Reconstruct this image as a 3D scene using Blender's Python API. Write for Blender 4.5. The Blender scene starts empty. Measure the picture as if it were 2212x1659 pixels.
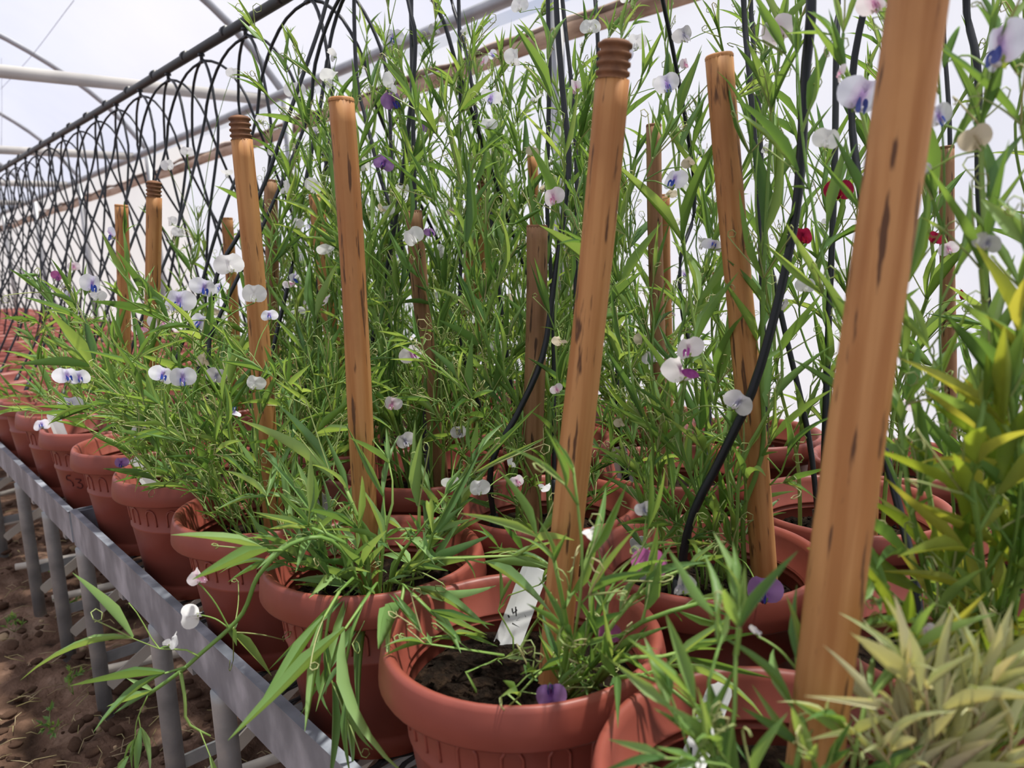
import bpy, math, random
import numpy as np
from mathutils import Matrix, Vector

random.seed(7)
RNG = np.random.default_rng(11)

# ------------------------------------------------------------------ camera
F, CX, CY = 1661.0, 1106.0, 829.5          # focal length in pixels of the 2212x1659 frame
CAM = np.array([0.0, 0.0, 1.12])           # world: Y along the bench, X towards the side wall, Z up
EXPOSURE = 0.3
SUN_STRENGTH = 7.0
SKY_STRENGTH = 0.64


def cam_axes():
    v = np.array([-385 - CX, 600 - CY, F]); v /= np.linalg.norm(v)
    a = math.tan(0.037)
    d = np.array([a, 1.0, -(a * v[0] + v[1]) / v[2]]); d /= np.linalg.norm(d)
    return np.stack([np.cross(v, -d), v, -d], 1)


M = cam_axes()
sc = bpy.context.scene
cam_data = bpy.data.cameras.new('camera')
cam = bpy.data.objects.new('camera', cam_data)
sc.collection.objects.link(cam)
cam_data.sensor_width = 36.0
cam_data.lens = F / 2212 * 36.0
cam_data.clip_start = 0.02
cam_data.dof.use_dof = True
cam_data.dof.focus_distance = 1.25
cam_data.dof.aperture_fstop = 6.0
_m = Matrix.Identity(4)
for i in range(3):
    _m[i][0], _m[i][1], _m[i][2], _m[i][3] = M[0][i], -M[1][i], -M[2][i], CAM[i]
cam.matrix_world = _m
sc.camera = cam

# ------------------------------------------------------------------ world, sun, exposure
sc.view_settings.view_transform = 'Standard'
sc.view_settings.look = 'None'
sc.view_settings.exposure = EXPOSURE
sc.view_settings.gamma = 1.0
sc.view_settings.use_curve_mapping = False
world = bpy.data.worlds.new('sky')
sc.world = world
world.use_nodes = True
wt = world.node_tree
wt.nodes.clear()
w_out = wt.nodes.new('ShaderNodeOutputWorld')
w_bg = wt.nodes.new('ShaderNodeBackground')
w_tc = wt.nodes.new('ShaderNodeTexCoord')
w_no = wt.nodes.new('ShaderNodeTexNoise')
w_no.inputs['Scale'].default_value = 2.2
w_no.inputs['Detail'].default_value = 5.0
w_cr = wt.nodes.new('ShaderNodeValToRGB')
w_cr.color_ramp.elements[0].position = 0.36
w_cr.color_ramp.elements[0].color = (0.66, 0.72, 0.92, 1)
w_cr.color_ramp.elements[1].position = 0.62
w_cr.color_ramp.elements[1].color = (1.0, 0.98, 1.02, 1)
wt.links.new(w_tc.outputs['Generated'], w_no.inputs['Vector'])
wt.links.new(w_no.outputs['Fac'], w_cr.inputs['Fac'])
wt.links.new(w_cr.outputs['Color'], w_bg.inputs['Color'])
w_bg.inputs['Strength'].default_value = SKY_STRENGTH
wt.links.new(w_bg.outputs[0], w_out.inputs[0])

sun_d = bpy.data.lights.new('sun_offscreen', 'SUN')
sun_d.energy = SUN_STRENGTH
sun_d.angle = math.radians(3.0)
sun_d.color = (1.0, 0.95, 0.86)
sun = bpy.data.objects.new('sun_offscreen', sun_d)
sc.collection.objects.link(sun)
_s = Vector((0.24, -0.10, 0.96)).normalized()      # direction towards the sun
sun.rotation_euler = _s.to_track_quat('Z', 'Y').to_euler()
sun.location = (0, 0, 6)


# ------------------------------------------------------------------ pixel helpers (camera coordinates, z measured from the lens)
def ray(px, py):
    return M.T @ np.array([(px - CX) / F, (py - CY) / F, 1.0])


def at(px, py, d):
    return CAM + ray(px, py) * d


def onz(px, py, z):
    r = ray(px, py)
    return CAM + r * ((z - CAM[2]) / r[2])


def depth(p):
    return float(M[2] @ (np.asarray(p, float) - CAM))


def project(p):
    q = M @ (np.asarray(p, float) - CAM)
    return CX + F * q[0] / q[2], CY + F * q[1] / q[2], q[2]


# ------------------------------------------------------------------ materials
MATS = {}


def new_mat(name):
    m = bpy.data.materials.new(name)
    m.use_nodes = True
    m.node_tree.nodes.clear()
    MATS[name] = m
    nt = m.node_tree
    out = nt.nodes.new('ShaderNodeOutputMaterial')
    return m, nt, out


def N(nt, kind, **kw):
    n = nt.nodes.new(kind)
    for k, v in kw.items():
        if hasattr(n, k) and k not in n.inputs:
            setattr(n, k, v)
        else:
            n.inputs[k].default_value = v
    return n


def ramp(nt, stops):
    r = nt.nodes.new('ShaderNodeValToRGB')
    e = r.color_ramp.elements
    while len(e) < len(stops):
        e.new(0.5)
    for i, (p, c) in enumerate(stops):
        e[i].position = p
        e[i].color = (*c, 1)
    return r


def simple(name, cols, rough=0.6, scale=8.0, metal=0.0, bump=0.0, bscale=None, stretch=None, detail=4.0, spec=0.4):
    m, nt, out = new_mat(name)
    b = N(nt, 'ShaderNodeBsdfPrincipled', Roughness=rough, Metallic=metal)
    b.inputs['Specular IOR Level'].default_value = spec
    tc = nt.nodes.new('ShaderNodeTexCoord')
    mp = nt.nodes.new('ShaderNodeMapping')
    if stretch:
        mp.inputs['Scale'].default_value = stretch
    nt.links.new(tc.outputs['Object'], mp.inputs['Vector'])
    no = N(nt, 'ShaderNodeTexNoise', Scale=scale, Detail=detail)
    nt.links.new(mp.outputs[0], no.inputs['Vector'])
    n = len(cols)
    r = ramp(nt, [(0.3 + 0.4 * i / max(1, n - 1), c) for i, c in enumerate(cols)])
    nt.links.new(no.outputs['Fac'], r.inputs['Fac'])
    nt.links.new(r.outputs['Color'], b.inputs['Base Color'])
    if bump:
        n2 = N(nt, 'ShaderNodeTexNoise', Scale=bscale or scale * 4, Detail=6.0)
        nt.links.new(mp.outputs[0], n2.inputs['Vector'])
        bp = N(nt, 'ShaderNodeBump', Strength=bump, Distance=0.01)
        nt.links.new(n2.outputs['Fac'], bp.inputs['Height'])
        nt.links.new(bp.outputs[0], b.inputs['Normal'])
    nt.links.new(b.outputs[0], out.inputs[0])
    return m


def film_mat(name, col, clear):
    m, nt, out = new_mat(name)
    tr = N(nt, 'ShaderNodeBsdfTransparent', Color=(0.97, 0.98, 1.0, 1))
    tl = nt.nodes.new('ShaderNodeBsdfTranslucent')
    df = nt.nodes.new('ShaderNodeBsdfDiffuse')
    no = N(nt, 'ShaderNodeTexNoise', Scale=1.3, Detail=5.0)
    tc = nt.nodes.new('ShaderNodeTexCoord')
    nt.links.new(tc.outputs['Object'], no.inputs['Vector'])
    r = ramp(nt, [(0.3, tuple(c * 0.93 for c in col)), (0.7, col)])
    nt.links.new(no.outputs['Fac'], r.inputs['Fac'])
    nt.links.new(r.outputs[0], tl.inputs['Color'])
    nt.links.new(r.outputs[0], df.inputs['Color'])
    a = N(nt, 'ShaderNodeMixShader', Fac=0.2)
    nt.links.new(tl.outputs[0], a.inputs[1]); nt.links.new(df.outputs[0], a.inputs[2])
    b = N(nt, 'ShaderNodeMixShader', Fac=1 - clear)
    nt.links.new(tr.outputs[0], b.inputs[1]); nt.links.new(a.outputs[0], b.inputs[2])
    nt.links.new(b.outputs[0], out.inputs[0])
    return m


def plant_mat(name, c1, c2, c3, trans=0.45, rough=0.45, gain=1.5):
    """leaf tissue: colour varies from leaf to leaf, light passes through"""
    m, nt, out = new_mat(name)
    oi = nt.nodes.new('ShaderNodeObjectInfo')
    ge = nt.nodes.new('ShaderNodeNewGeometry')
    ad = N(nt, 'ShaderNodeMath', operation='ADD')
    fr = N(nt, 'ShaderNodeMath', operation='FRACT')
    nt.links.new(oi.outputs['Random'], ad.inputs[0])
    nt.links.new(ge.outputs['Random Per Island'], ad.inputs[1])
    nt.links.new(ad.outputs[0], fr.inputs[0])
    r = ramp(nt, [(0.0, c1), (0.5, c2), (1.0, c3)])
    nt.links.new(fr.outputs[0], r.inputs['Fac'])
    b = N(nt, 'ShaderNodeBsdfPrincipled', Roughness=rough)
    b.inputs['Specular IOR Level'].default_value = 0.35
    nt.links.new(r.outputs[0], b.inputs['Base Color'])
    tl = nt.nodes.new('ShaderNodeBsdfTranslucent')
    mx = N(nt, 'ShaderNodeMix', data_type='RGBA', blend_type='MULTIPLY')
    mx.inputs['Factor'].default_value = 1.0
    nt.links.new(r.outputs[0], mx.inputs['A'])
    mx.inputs['B'].default_value = (gain * 1.25, gain, gain * 0.5, 1)
    nt.links.new(mx.outputs['Result'], tl.inputs['Color'])
    ms = N(nt, 'ShaderNodeMixShader', Fac=trans)
    nt.links.new(b.outputs[0], ms.inputs[1]); nt.links.new(tl.outputs[0], ms.inputs[2])
    nt.links.new(ms.outputs[0], out.inputs[0])
    return m


def petal_mat(name, edge, mid, vein, vr=0.24):
    """petal colour runs from the vein colour at the throat to the edge colour"""
    m, nt, out = new_mat(name)
    tc = nt.nodes.new('ShaderNodeTexCoord')
    mp = nt.nodes.new('ShaderNodeMapping')
    mp.inputs['Location'].default_value = (0, 0, -0.18)
    mp.inputs['Scale'].default_value = (2.2, 0.6, 0.9)
    nt.links.new(tc.outputs['Object'], mp.inputs['Vector'])
    ln = N(nt, 'ShaderNodeVectorMath', operation='LENGTH')
    nt.links.new(mp.outputs[0], ln.inputs[0])
    no = N(nt, 'ShaderNodeTexNoise', Scale=14.0, Detail=2.0)
    mp2 = nt.nodes.new('ShaderNodeMapping')
    mp2.inputs['Scale'].default_value = (3, 1, 0.4)
    nt.links.new(tc.outputs['Object'], mp2.inputs['Vector'])
    nt.links.new(mp2.outputs[0], no.inputs['Vector'])
    ma = N(nt, 'ShaderNodeMath', operation='MULTIPLY_ADD')
    nt.links.new(no.outputs['Fac'], ma.inputs[0]); ma.inputs[1].default_value = 0.3
    nt.links.new(ln.outputs['Value'], ma.inputs[2])
    r = ramp(nt, [(vr, vein), (vr + 0.22, mid), (vr + 0.55, edge)])
    nt.links.new(ma.outputs[0], r.inputs['Fac'])
    b = nt.nodes.new('ShaderNodeBsdfDiffuse')
    tl = nt.nodes.new('ShaderNodeBsdfTranslucent')
    nt.links.new(r.outputs[0], b.inputs['Color']); nt.links.new(r.outputs[0], tl.inputs['Color'])
    ms = N(nt, 'ShaderNodeMixShader', Fac=0.42)
    nt.links.new(b.outputs[0], ms.inputs[1]); nt.links.new(tl.outputs[0], ms.inputs[2])
    nt.links.new(ms.outputs[0], out.inputs[0])
    return m


mat_pot = simple('terracotta_plastic', [(0.200, 0.045, 0.030), (0.255, 0.061, 0.041), (0.305, 0.082, 0.057)], rough=0.44, scale=6, bump=0.02, bscale=60)
mat_soil = simple('potting_soil', [(0.006, 0.0045, 0.003), (0.014, 0.009, 0.006), (0.036, 0.022, 0.013)], rough=0.95, scale=60, bump=0.9, bscale=150, spec=0.1)
mat_ground = simple('bare_earth', [(0.045, 0.027, 0.018), (0.135, 0.080, 0.054), (0.22, 0.135, 0.094), (0.34, 0.235, 0.17)], rough=0.95, scale=7, bump=1.0, bscale=70, detail=9, spec=0.1)
mat_stone = simple('pale_stone', [(0.30, 0.20, 0.12), (0.48, 0.34, 0.20), (0.55, 0.43, 0.28)], rough=0.9, scale=20, bump=0.5)
mat_zinc = simple('galvanised_sheet', [(0.165, 0.185, 0.215), (0.245, 0.270, 0.310), (0.46, 0.49, 0.55)], rough=0.5, scale=13, metal=0.3, stretch=(1, 1, 0.6), detail=7)
mat_leg = simple('galvanised_tube', [(0.22, 0.23, 0.23), (0.30, 0.31, 0.31), (0.40, 0.40, 0.38)], rough=0.55, scale=15, metal=0.25)
mat_frame = simple('greenhouse_tube', [(0.30, 0.31, 0.33), (0.42, 0.43, 0.45)], rough=0.5, scale=6, metal=0.3)
mat_pipe = simple('grey_irrigation_pipe', [(0.030, 0.033, 0.035), (0.055, 0.060, 0.062)], rough=0.5, scale=9)
mat_black = simple('black_tube_plastic', [(0.006, 0.008, 0.011), (0.012, 0.015, 0.020)], rough=0.4, scale=9)
mat_mesh = simple('black_bench_mesh', [(0.020, 0.021, 0.023), (0.05, 0.05, 0.052)], rough=0.6, scale=25)
mat_label = simple('white_plastic_label', [(0.66, 0.67, 0.67), (0.74, 0.75, 0.75)], rough=0.5, scale=6)
mat_ink = simple('label_ink', [(0.01, 0.01, 0.012), (0.02, 0.02, 0.022)], rough=0.8)
mat_crayon = simple('dark_red_marker', [(0.085, 0.014, 0.012), (0.10, 0.018, 0.014)], rough=0.8)
mat_batten = simple('dirty_batten', [(0.24, 0.14, 0.09), (0.52, 0.36, 0.26), (0.68, 0.53, 0.42)], rough=0.8, scale=4, stretch=(1, 0.7, 3))
mat_pvc = simple('pale_pvc_pipe', [(0.42, 0.38, 0.32), (0.55, 0.51, 0.44)], rough=0.6, scale=9)
mat_beam = simple('cream_truss_tube', [(0.36, 0.35, 0.34), (0.50, 0.48, 0.45)], rough=0.55, scale=4)
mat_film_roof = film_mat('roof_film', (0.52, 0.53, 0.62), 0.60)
mat_film_wall = film_mat('wall_film', (0.93, 0.94, 0.98), 0.40)
mat_film_far = film_mat('old_cream_film', (0.93, 0.88, 0.80), 0.35)
mat_twine = simple('thin_wire', [(0.18, 0.18, 0.19), (0.25, 0.25, 0.26)], rough=0.6)


def wood(name, a, b, c, d):
    m, nt, out = new_mat(name)
    bs = N(nt, 'ShaderNodeBsdfPrincipled', Roughness=0.62)
    bs.inputs['Specular IOR Level'].default_value = 0.3
    tc = nt.nodes.new('ShaderNodeTexCoord')
    oi = nt.nodes.new('ShaderNodeObjectInfo')
    va = N(nt, 'ShaderNodeVectorMath', operation='ADD')
    nt.links.new(tc.outputs['Object'], va.inputs[0]); nt.links.new(oi.outputs['Random'], va.inputs[1])

    def noise(scale, stretch, det=5.0):
        mp = nt.nodes.new('ShaderNodeMapping'); mp.inputs['Scale'].default_value = stretch
        nt.links.new(va.outputs[0], mp.inputs['Vector'])
        no = N(nt, 'ShaderNodeTexNoise', Scale=scale, Detail=det)
        nt.links.new(mp.outputs[0], no.inputs['Vector'])
        return no
    n1 = noise(30, (3, 3, 0.12)); n2 = noise(9, (1, 1, 0.5)); n3 = noise(70, (2.0, 2.0, 0.22), 3.0)
    r1 = ramp(nt, [(0.38, a), (0.58, b)])
    nt.links.new(n1.outputs['Fac'], r1.inputs['Fac'])
    r2 = ramp(nt, [(0.48, (0, 0, 0)), (0.72, (0.9, 0.9, 0.9))])
    nt.links.new(n2.outputs['Fac'], r2.inputs['Fac'])
    m1 = N(nt, 'ShaderNodeMix', data_type='RGBA'); nt.links.new(r2.outputs[0], m1.inputs['Factor'])
    nt.links.new(r1.outputs[0], m1.inputs['A']); m1.inputs['B'].default_value = (*c, 1)
    r3 = ramp(nt, [(0.60, (0, 0, 0)), (0.66, (1, 1, 1))])
    nt.links.new(n3.outputs['Fac'], r3.inputs['Fac'])
    m2 = N(nt, 'ShaderNodeMix', data_type='RGBA'); nt.links.new(r3.outputs[0], m2.inputs['Factor'])
    nt.links.new(m1.outputs['Result'], m2.inputs['A']); m2.inputs['B'].default_value = (*d, 1)
    nt.links.new(m2.outputs['Result'], bs.inputs['Base Color'])
    bp = N(nt, 'ShaderNodeBump', Strength=0.15, Distance=0.004)
    nt.links.new(n1.outputs['Fac'], bp.inputs['Height']); nt.links.new(bp.outputs[0], bs.inputs['Normal'])
    nt.links.new(bs.outputs[0], out.inputs[0])
    return m


mat_wood = wood('varnished_orange_wood', (0.38, 0.165, 0.052), (0.50, 0.250, 0.092), (0.29, 0.120, 0.042), (0.11, 0.050, 0.022))
mat_wood_old = wood('weathered_brown_wood', (0.26, 0.13, 0.06), (0.36, 0.20, 0.10), (0.17, 0.085, 0.042), (0.06, 0.03, 0.016))
mat_wood_top = simple('cut_wood_top', [(0.12, 0.055, 0.028), (0.26, 0.12, 0.055)], rough=0.8, scale=60)

mat_leaf = plant_mat('green_leaf', (0.092, 0.205, 0.060), (0.165, 0.315, 0.092), (0.265, 0.415, 0.140))
mat_leaf_blue = plant_mat('bluish_green_leaf', (0.115, 0.235, 0.080), (0.185, 0.335, 0.115), (0.275, 0.430, 0.160), trans=0.35)
mat_leaf_yellow = plant_mat('yellow_green_leaf', (0.14, 0.25, 0.035), (0.24, 0.34, 0.055), (0.36, 0.40, 0.09), trans=0.5)
mat_leaf_dry = plant_mat('dried_straw_leaf', (0.50, 0.58, 0.27), (0.62, 0.67, 0.37), (0.68, 0.66, 0.44), trans=0.25, gain=0.9)
mat_stem = plant_mat('green_stem', (0.16, 0.30, 0.065), (0.23, 0.38, 0.09), (0.32, 0.46, 0.13), trans=0.25)
mat_stem_dry = plant_mat('dried_stem', (0.42, 0.38, 0.16), (0.50, 0.42, 0.22), (0.55, 0.44, 0.28), trans=0.2, gain=1.0)
mat_tendril = plant_mat('pale_tendril', (0.30, 0.40, 0.13), (0.38, 0.46, 0.18), (0.48, 0.46, 0.24), trans=0.2)
mat_pod = plant_mat('pea_pod_green', (0.12, 0.26, 0.04), (0.16, 0.32, 0.05), (0.20, 0.36, 0.07), trans=0.3)
mat_calyx = plant_mat('calyx_green', (0.17, 0.30, 0.06), (0.22, 0.36, 0.08), (0.28, 0.40, 0.11), trans=0.3)

PET = {
    'white': (petal_mat('white_petal', (0.86, 0.86, 0.86), (0.84, 0.83, 0.84), (0.80, 0.78, 0.72), 0.05), None),
    'blue': (petal_mat('white_petal_violet_vein', (0.85, 0.85, 0.90), (0.72, 0.70, 0.86), (0.36, 0.24, 0.60), 0.22),
             petal_mat('blue_wing', (0.55, 0.62, 0.90), (0.10, 0.17, 0.62), (0.05, 0.09, 0.42), 0.30)),
    'magenta': (petal_mat('white_petal_magenta_vein', (0.87, 0.83, 0.83), (0.84, 0.78, 0.78), (0.40, 0.09, 0.32), 0.16),
                petal_mat('magenta_wing', (0.83, 0.74, 0.80), (0.42, 0.12, 0.36), (0.24, 0.05, 0.22), 0.30)),
    'pink': (petal_mat('pale_pink_petal', (0.85, 0.78, 0.81), (0.80, 0.62, 0.70), (0.52, 0.20, 0.38), 0.18),
             petal_mat('pink_wing', (0.86, 0.80, 0.80), (0.80, 0.55, 0.64), (0.55, 0.16, 0.32), 0.25)),
    'lilac': (petal_mat('pale_lilac_petal', (0.72, 0.74, 0.86), (0.66, 0.58, 0.76), (0.44, 0.30, 0.58), 0.25),
              petal_mat('slate_blue_wing', (0.42, 0.48, 0.72), (0.16, 0.20, 0.50), (0.08, 0.10, 0.32), 0.30)),
    'violet': (petal_mat('violet_petal', (0.30, 0.17, 0.38), (0.26, 0.13, 0.36), (0.16, 0.06, 0.24), 0.20),
               petal_mat('deep_blue_wing', (0.12, 0.13, 0.42), (0.05, 0.06, 0.30), (0.03, 0.03, 0.18), 0.30)),
    'mauve': (petal_mat('mauve_petal', (0.42, 0.12, 0.30), (0.40, 0.12, 0.30), (0.28, 0.10, 0.32), 0.15),
              petal_mat('mauve_wing', (0.40, 0.16, 0.40), (0.36, 0.12, 0.34), (0.24, 0.08, 0.28), 0.30)),
    'crimson': (petal_mat('crimson_petal', (0.36, 0.02, 0.06), (0.28, 0.012, 0.045), (0.18, 0.008, 0.03), 0.15),
                petal_mat('red_wing', (0.62, 0.06, 0.08), (0.50, 0.03, 0.06), (0.32, 0.015, 0.04), 0.25)),
    'wilted': (petal_mat('wilted_cream_petal', (0.66, 0.58, 0.44), (0.62, 0.54, 0.40), (0.46, 0.38, 0.24), 0.15), None),
    'grey': (petal_mat('ageing_grey_petal', (0.66, 0.64, 0.65), (0.58, 0.56, 0.60), (0.26, 0.25, 0.36), 0.20), None),
}


# ------------------------------------------------------------------ mesh helpers
def mesh_from(name, V, Fc, mat, smooth=True):
    me = bpy.data.meshes.new(name)
    me.from_pydata([tuple(map(float, v)) for v in V], [], Fc)
    me.materials.append(mat)
    if smooth:
        me.polygons.foreach_set('use_smooth', [True] * len(me.polygons))
    me.update()
    return me


def link(name, me, parent=None, loc=None):
    o = bpy.data.objects.new(name, me)
    sc.collection.objects.link(o)
    if parent is not None:
        o.parent = parent
    if loc is not None:
        o.location = loc
    return o


def empty(name, loc):
    o = bpy.data.objects.new(name, None)
    o.empty_display_size = 0.05
    o.location = tuple(map(float, loc))
    sc.collection.objects.link(o)
    return o


def tag(o, label=None, cat=None, group=None, kind=None):
    if label: o['label'] = label
    if cat: o['category'] = cat
    if group: o['group'] = group
    if kind: o['kind'] = kind
    return o


class MB:
    def __init__(self):
        self.V, self.F = [], []

    def add(self, V, Fc):
        b = len(self.V)
        self.V.extend([tuple(v) for v in V])
        self.F.extend([tuple(i + b for i in f) for f in Fc])

    def tube(self, pts, rad, n=6, cap=True, flat=1.0, flatdir=None):
        pts = np.asarray(pts, float)
        k = len(pts)
        r = np.broadcast_to(np.asarray(rad, float), (k,))
        t = np.gradient(pts, axis=0)
        t /= np.linalg.norm(t, axis=1)[:, None] + 1e-12
        ref = np.array([0.31, 0.17, 0.93]) if flatdir is None else np.asarray(flatdir, float)
        u = np.cross(t, ref)
        bad = np.linalg.norm(u, axis=1) < 0.05
        if bad.any():
            u[bad] = np.cross(t[bad], np.array([1.0, 0.2, 0.1]))
        u /= np.linalg.norm(u, axis=1)[:, None]
        w = np.cross(t, u)
        a = np.arange(n) * 2 * math.pi / n
        ca, sa = np.cos(a), np.sin(a)
        V = (pts[:, None, :] + r[:, None, None] * (ca[None, :, None] * u[:, None, :] + flat * sa[None, :, None] * w[:, None, :])).reshape(-1, 3)
        Fc = []
        for i in range(k - 1):
            for j in range(n):
                j2 = (j + 1) % n
                Fc.append((i * n + j, i * n + j2, (i + 1) * n + j2, (i + 1) * n + j))
        if cap:
            Fc.append(tuple(range(n - 1, -1, -1)))
            Fc.append(tuple((k - 1) * n + j for j in range(n)))
        self.add(V, Fc)

    def box(self, lo, hi):
        x0, y0, z0 = lo; x1, y1, z1 = hi
        V = [(x0, y0, z0), (x1, y0, z0), (x1, y1, z0), (x0, y1, z0), (x0, y0, z1), (x1, y0, z1), (x1, y1, z1), (x0, y1, z1)]
        self.add(V, [(0, 3, 2, 1), (4, 5, 6, 7), (0, 1, 5, 4), (1, 2, 6, 5), (2, 3, 7, 6), (3, 0, 4, 7)])

    def bar(self, a, b, w, t, up=(0, 0, 1)):
        """flat bar from a to b, w wide along up, t thick"""
        a, b, up = np.asarray(a, float), np.asarray(b, float), np.asarray(up, float)
        d = (b - a) / np.linalg.norm(b - a)
        s = np.cross(d, up); s /= np.linalg.norm(s)
        u = np.cross(s, d)
        V = []
        for p in (a, b):
            for x, y in ((-1, -1), (1, -1), (1, 1), (-1, 1)):
                V.append(p + s * x * t / 2 + u * y * w / 2)
        self.add(V, [(3, 2, 1, 0), (4, 5, 6, 7), (0, 1, 5, 4), (1, 2, 6, 5), (2, 3, 7, 6), (3, 0, 4, 7)])

    def lathe(self, prof, n=48, close=False):
        V = []
        for r, z in prof:
            for j in range(n):
                a = 2 * math.pi * j / n
                V.append((r * math.cos(a), r * math.sin(a), z))
        Fc = []
        k = len(prof)
        for i in range(k - 1):
            for j in range(n):
                j2 = (j + 1) % n
                Fc.append((i * n + j, i * n + j2, (i + 1) * n + j2, (i + 1) * n + j))
        self.add(V, Fc)
        return len(self.V) - len(V)

    def mesh(self, name, mat, smooth=True):
        return mesh_from(name, self.V, self.F, mat, smooth)

    def obj(self, name, mat, parent=None, smooth=True, loc=None):
        return link(name, self.mesh(name, mat, smooth), parent, loc)


def spline(pts, n):
    """Catmull-Rom through pts, n samples"""
    P = np.asarray(pts, float)
    if len(P) == 2:
        return P[0] + (P[1] - P[0]) * np.linspace(0, 1, n)[:, None]
    Q = np.vstack([2 * P[0] - P[1], P, 2 * P[-1] - P[-2]])
    seg = np.linalg.norm(np.diff(P, axis=0), axis=1)
    cum = np.concatenate([[0], np.cumsum(seg)])
    s = np.linspace(0, cum[-1], n)
    out = []
    for v in s:
        i = min(max(np.searchsorted(cum, v, side='right') - 1, 0), len(P) - 2)
        t = (v - cum[i]) / max(seg[i], 1e-9)
        p0, p1, p2, p3 = Q[i], Q[i + 1], Q[i + 2], Q[i + 3]
        out.append(0.5 * ((2 * p1) + (-p0 + p2) * t + (2 * p0 - 5 * p1 + 4 * p2 - p3) * t * t + (-p0 + 3 * p1 - 3 * p2 + p3) * t ** 3))
    return np.array(out)


def unit(v):
    v = np.asarray(v, float)
    return v / (np.linalg.norm(v) + 1e-12)


# ================================================================== THE GREENHOUSE
XW = 2.55                     # side wall
FR = [-2.9, -0.2, 2.5, 5.1, 8.1, 10.8, 13.5, 16.2, 19.0]
arch = [(2.55, 2.20), (2.28, 2.54), (2.0, 2.78), (1.7, 2.97), (1.43, 3.11), (0.9, 3.33), (0.3, 3.49), (-0.5, 3.56)]
arch = arch + [(-1.0 - x, z) for x, z in arch[-2::-1]]
arch3 = spline([(x, 0, z) for x, z in arch], 40)

# ground: a fine patch where it is seen, a plain sheet around it
def ground():
    mb = MB()
    xs = np.concatenate([np.linspace(-5, -0.6, 8), np.linspace(-0.5, 2.0, 120), np.linspace(2.1, 4, 6)])
    ys = np.concatenate([np.linspace(-4, 0.4, 8), np.linspace(0.5, 4.5, 180), np.linspace(4.7, 20, 20)])
    X, Y = np.meshgrid(xs, ys)
    Z = np.zeros_like(X)
    for sc_, am in ((3.1, 0.012), (7.3, 0.010), (17.0, 0.008), (41.0, 0.006), (83.0, 0.004)):
        for _ in range(3):
            a = RNG.uniform(0, 6.28, 3)
            Z += am * np.sin(sc_ * (X * math.cos(a[0]) + Y * math.sin(a[0])) + a[1]) * np.sin(sc_ * 0.8 * (Y * math.cos(a[2]) - X * math.sin(a[2])) + a[0])
    inner = ((X > -0.5) & (X < 2.0) & (Y > 0.5) & (Y < 4.5))
    Z = np.where(inner, Z + RNG.uniform(-0.004, 0.004, Z.shape), Z * 0.5) - 0.012
    V = np.stack([X, Y, Z], -1).reshape(-1, 3)
    w = len(xs)
    Fc = [(j * w + i, j * w + i + 1, (j + 1) * w + i + 1, (j + 1) * w + i) for j in range(len(ys) - 1) for i in range(w - 1)]
    mb.add(V, Fc)
    o = mb.obj('floor', mat_ground)
    tag(o, 'bare brown crumbly soil ground of the greenhouse', 'ground', kind='structure')


ground()

# roof and wall film
mb = MB()
n = len(arch3)
ysr = np.linspace(-6, 19.2, 22)
V = [(x, y, z + 0.03 + 0.006 * math.sin(y * 5)) for y in ysr for x, _, z in arch3]
Fc = [(j * n + i, j * n + i + 1, (j + 1) * n + i + 1, (j + 1) * n + i) for j in range(len(ysr) - 1) for i in range(n - 1)]
mb.add(V, Fc)
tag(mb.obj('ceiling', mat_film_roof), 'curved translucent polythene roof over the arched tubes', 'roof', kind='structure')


def wall(name, mat, x, y0, y1, z0, z1, label, ny=40):
    mb = MB()
    ys = np.linspace(y0, y1, ny); zs = np.linspace(z0, z1, 8)
    V = [(x + 0.012 * math.sin(y * 7 + z * 2) * math.sin(z * 1.5), y, z) for y in ys for z in zs]
    Fc = [(j * 8 + i, j * 8 + i + 1, (j + 1) * 8 + i + 1, (j + 1) * 8 + i) for j in range(ny - 1) for i in range(7)]
    mb.add(V, Fc)
    tag(mb.obj(name, mat), label, 'wall', kind='structure')


wall('wall_right', mat_film_wall, XW + 0.07, -6, 7.4, -0.05, 2.2, 'white translucent polythene side wall behind the tall plants')
wall('wall_right_far', mat_film_far, XW + 0.07, 7.4, 19.2, -0.05, 2.2, 'cream aged polythene side wall farther down the greenhouse')
wall('wall_left', mat_film_wall, -3.62, -6, 19.2, -0.05, 2.2, 'translucent polythene side wall across the aisle')
mb = MB()
endp = [(x, 19.2, z) for x, _, z in arch3]
mb.add(endp + [(-3.55, 19.2, -0.05), (2.55, 19.2, -0.05)], [tuple(range(len(endp))) + (len(endp), len(endp) + 1)])
tag(mb.obj('wall_back', mat_film_far, smooth=False), 'cream polythene end wall far down the greenhouse', 'wall', kind='structure')
mb = MB()
mb.add([(x, -6, z) for x, _, z in arch3] + [(-3.55, -6, -0.05), (2.55, -6, -0.05)], [tuple(range(len(endp))) + (len(endp), len(endp) + 1)])
tag(mb.obj('wall_front', mat_film_wall, smooth=False), 'translucent polythene end wall behind the viewer', 'wall', kind='structure')

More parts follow.
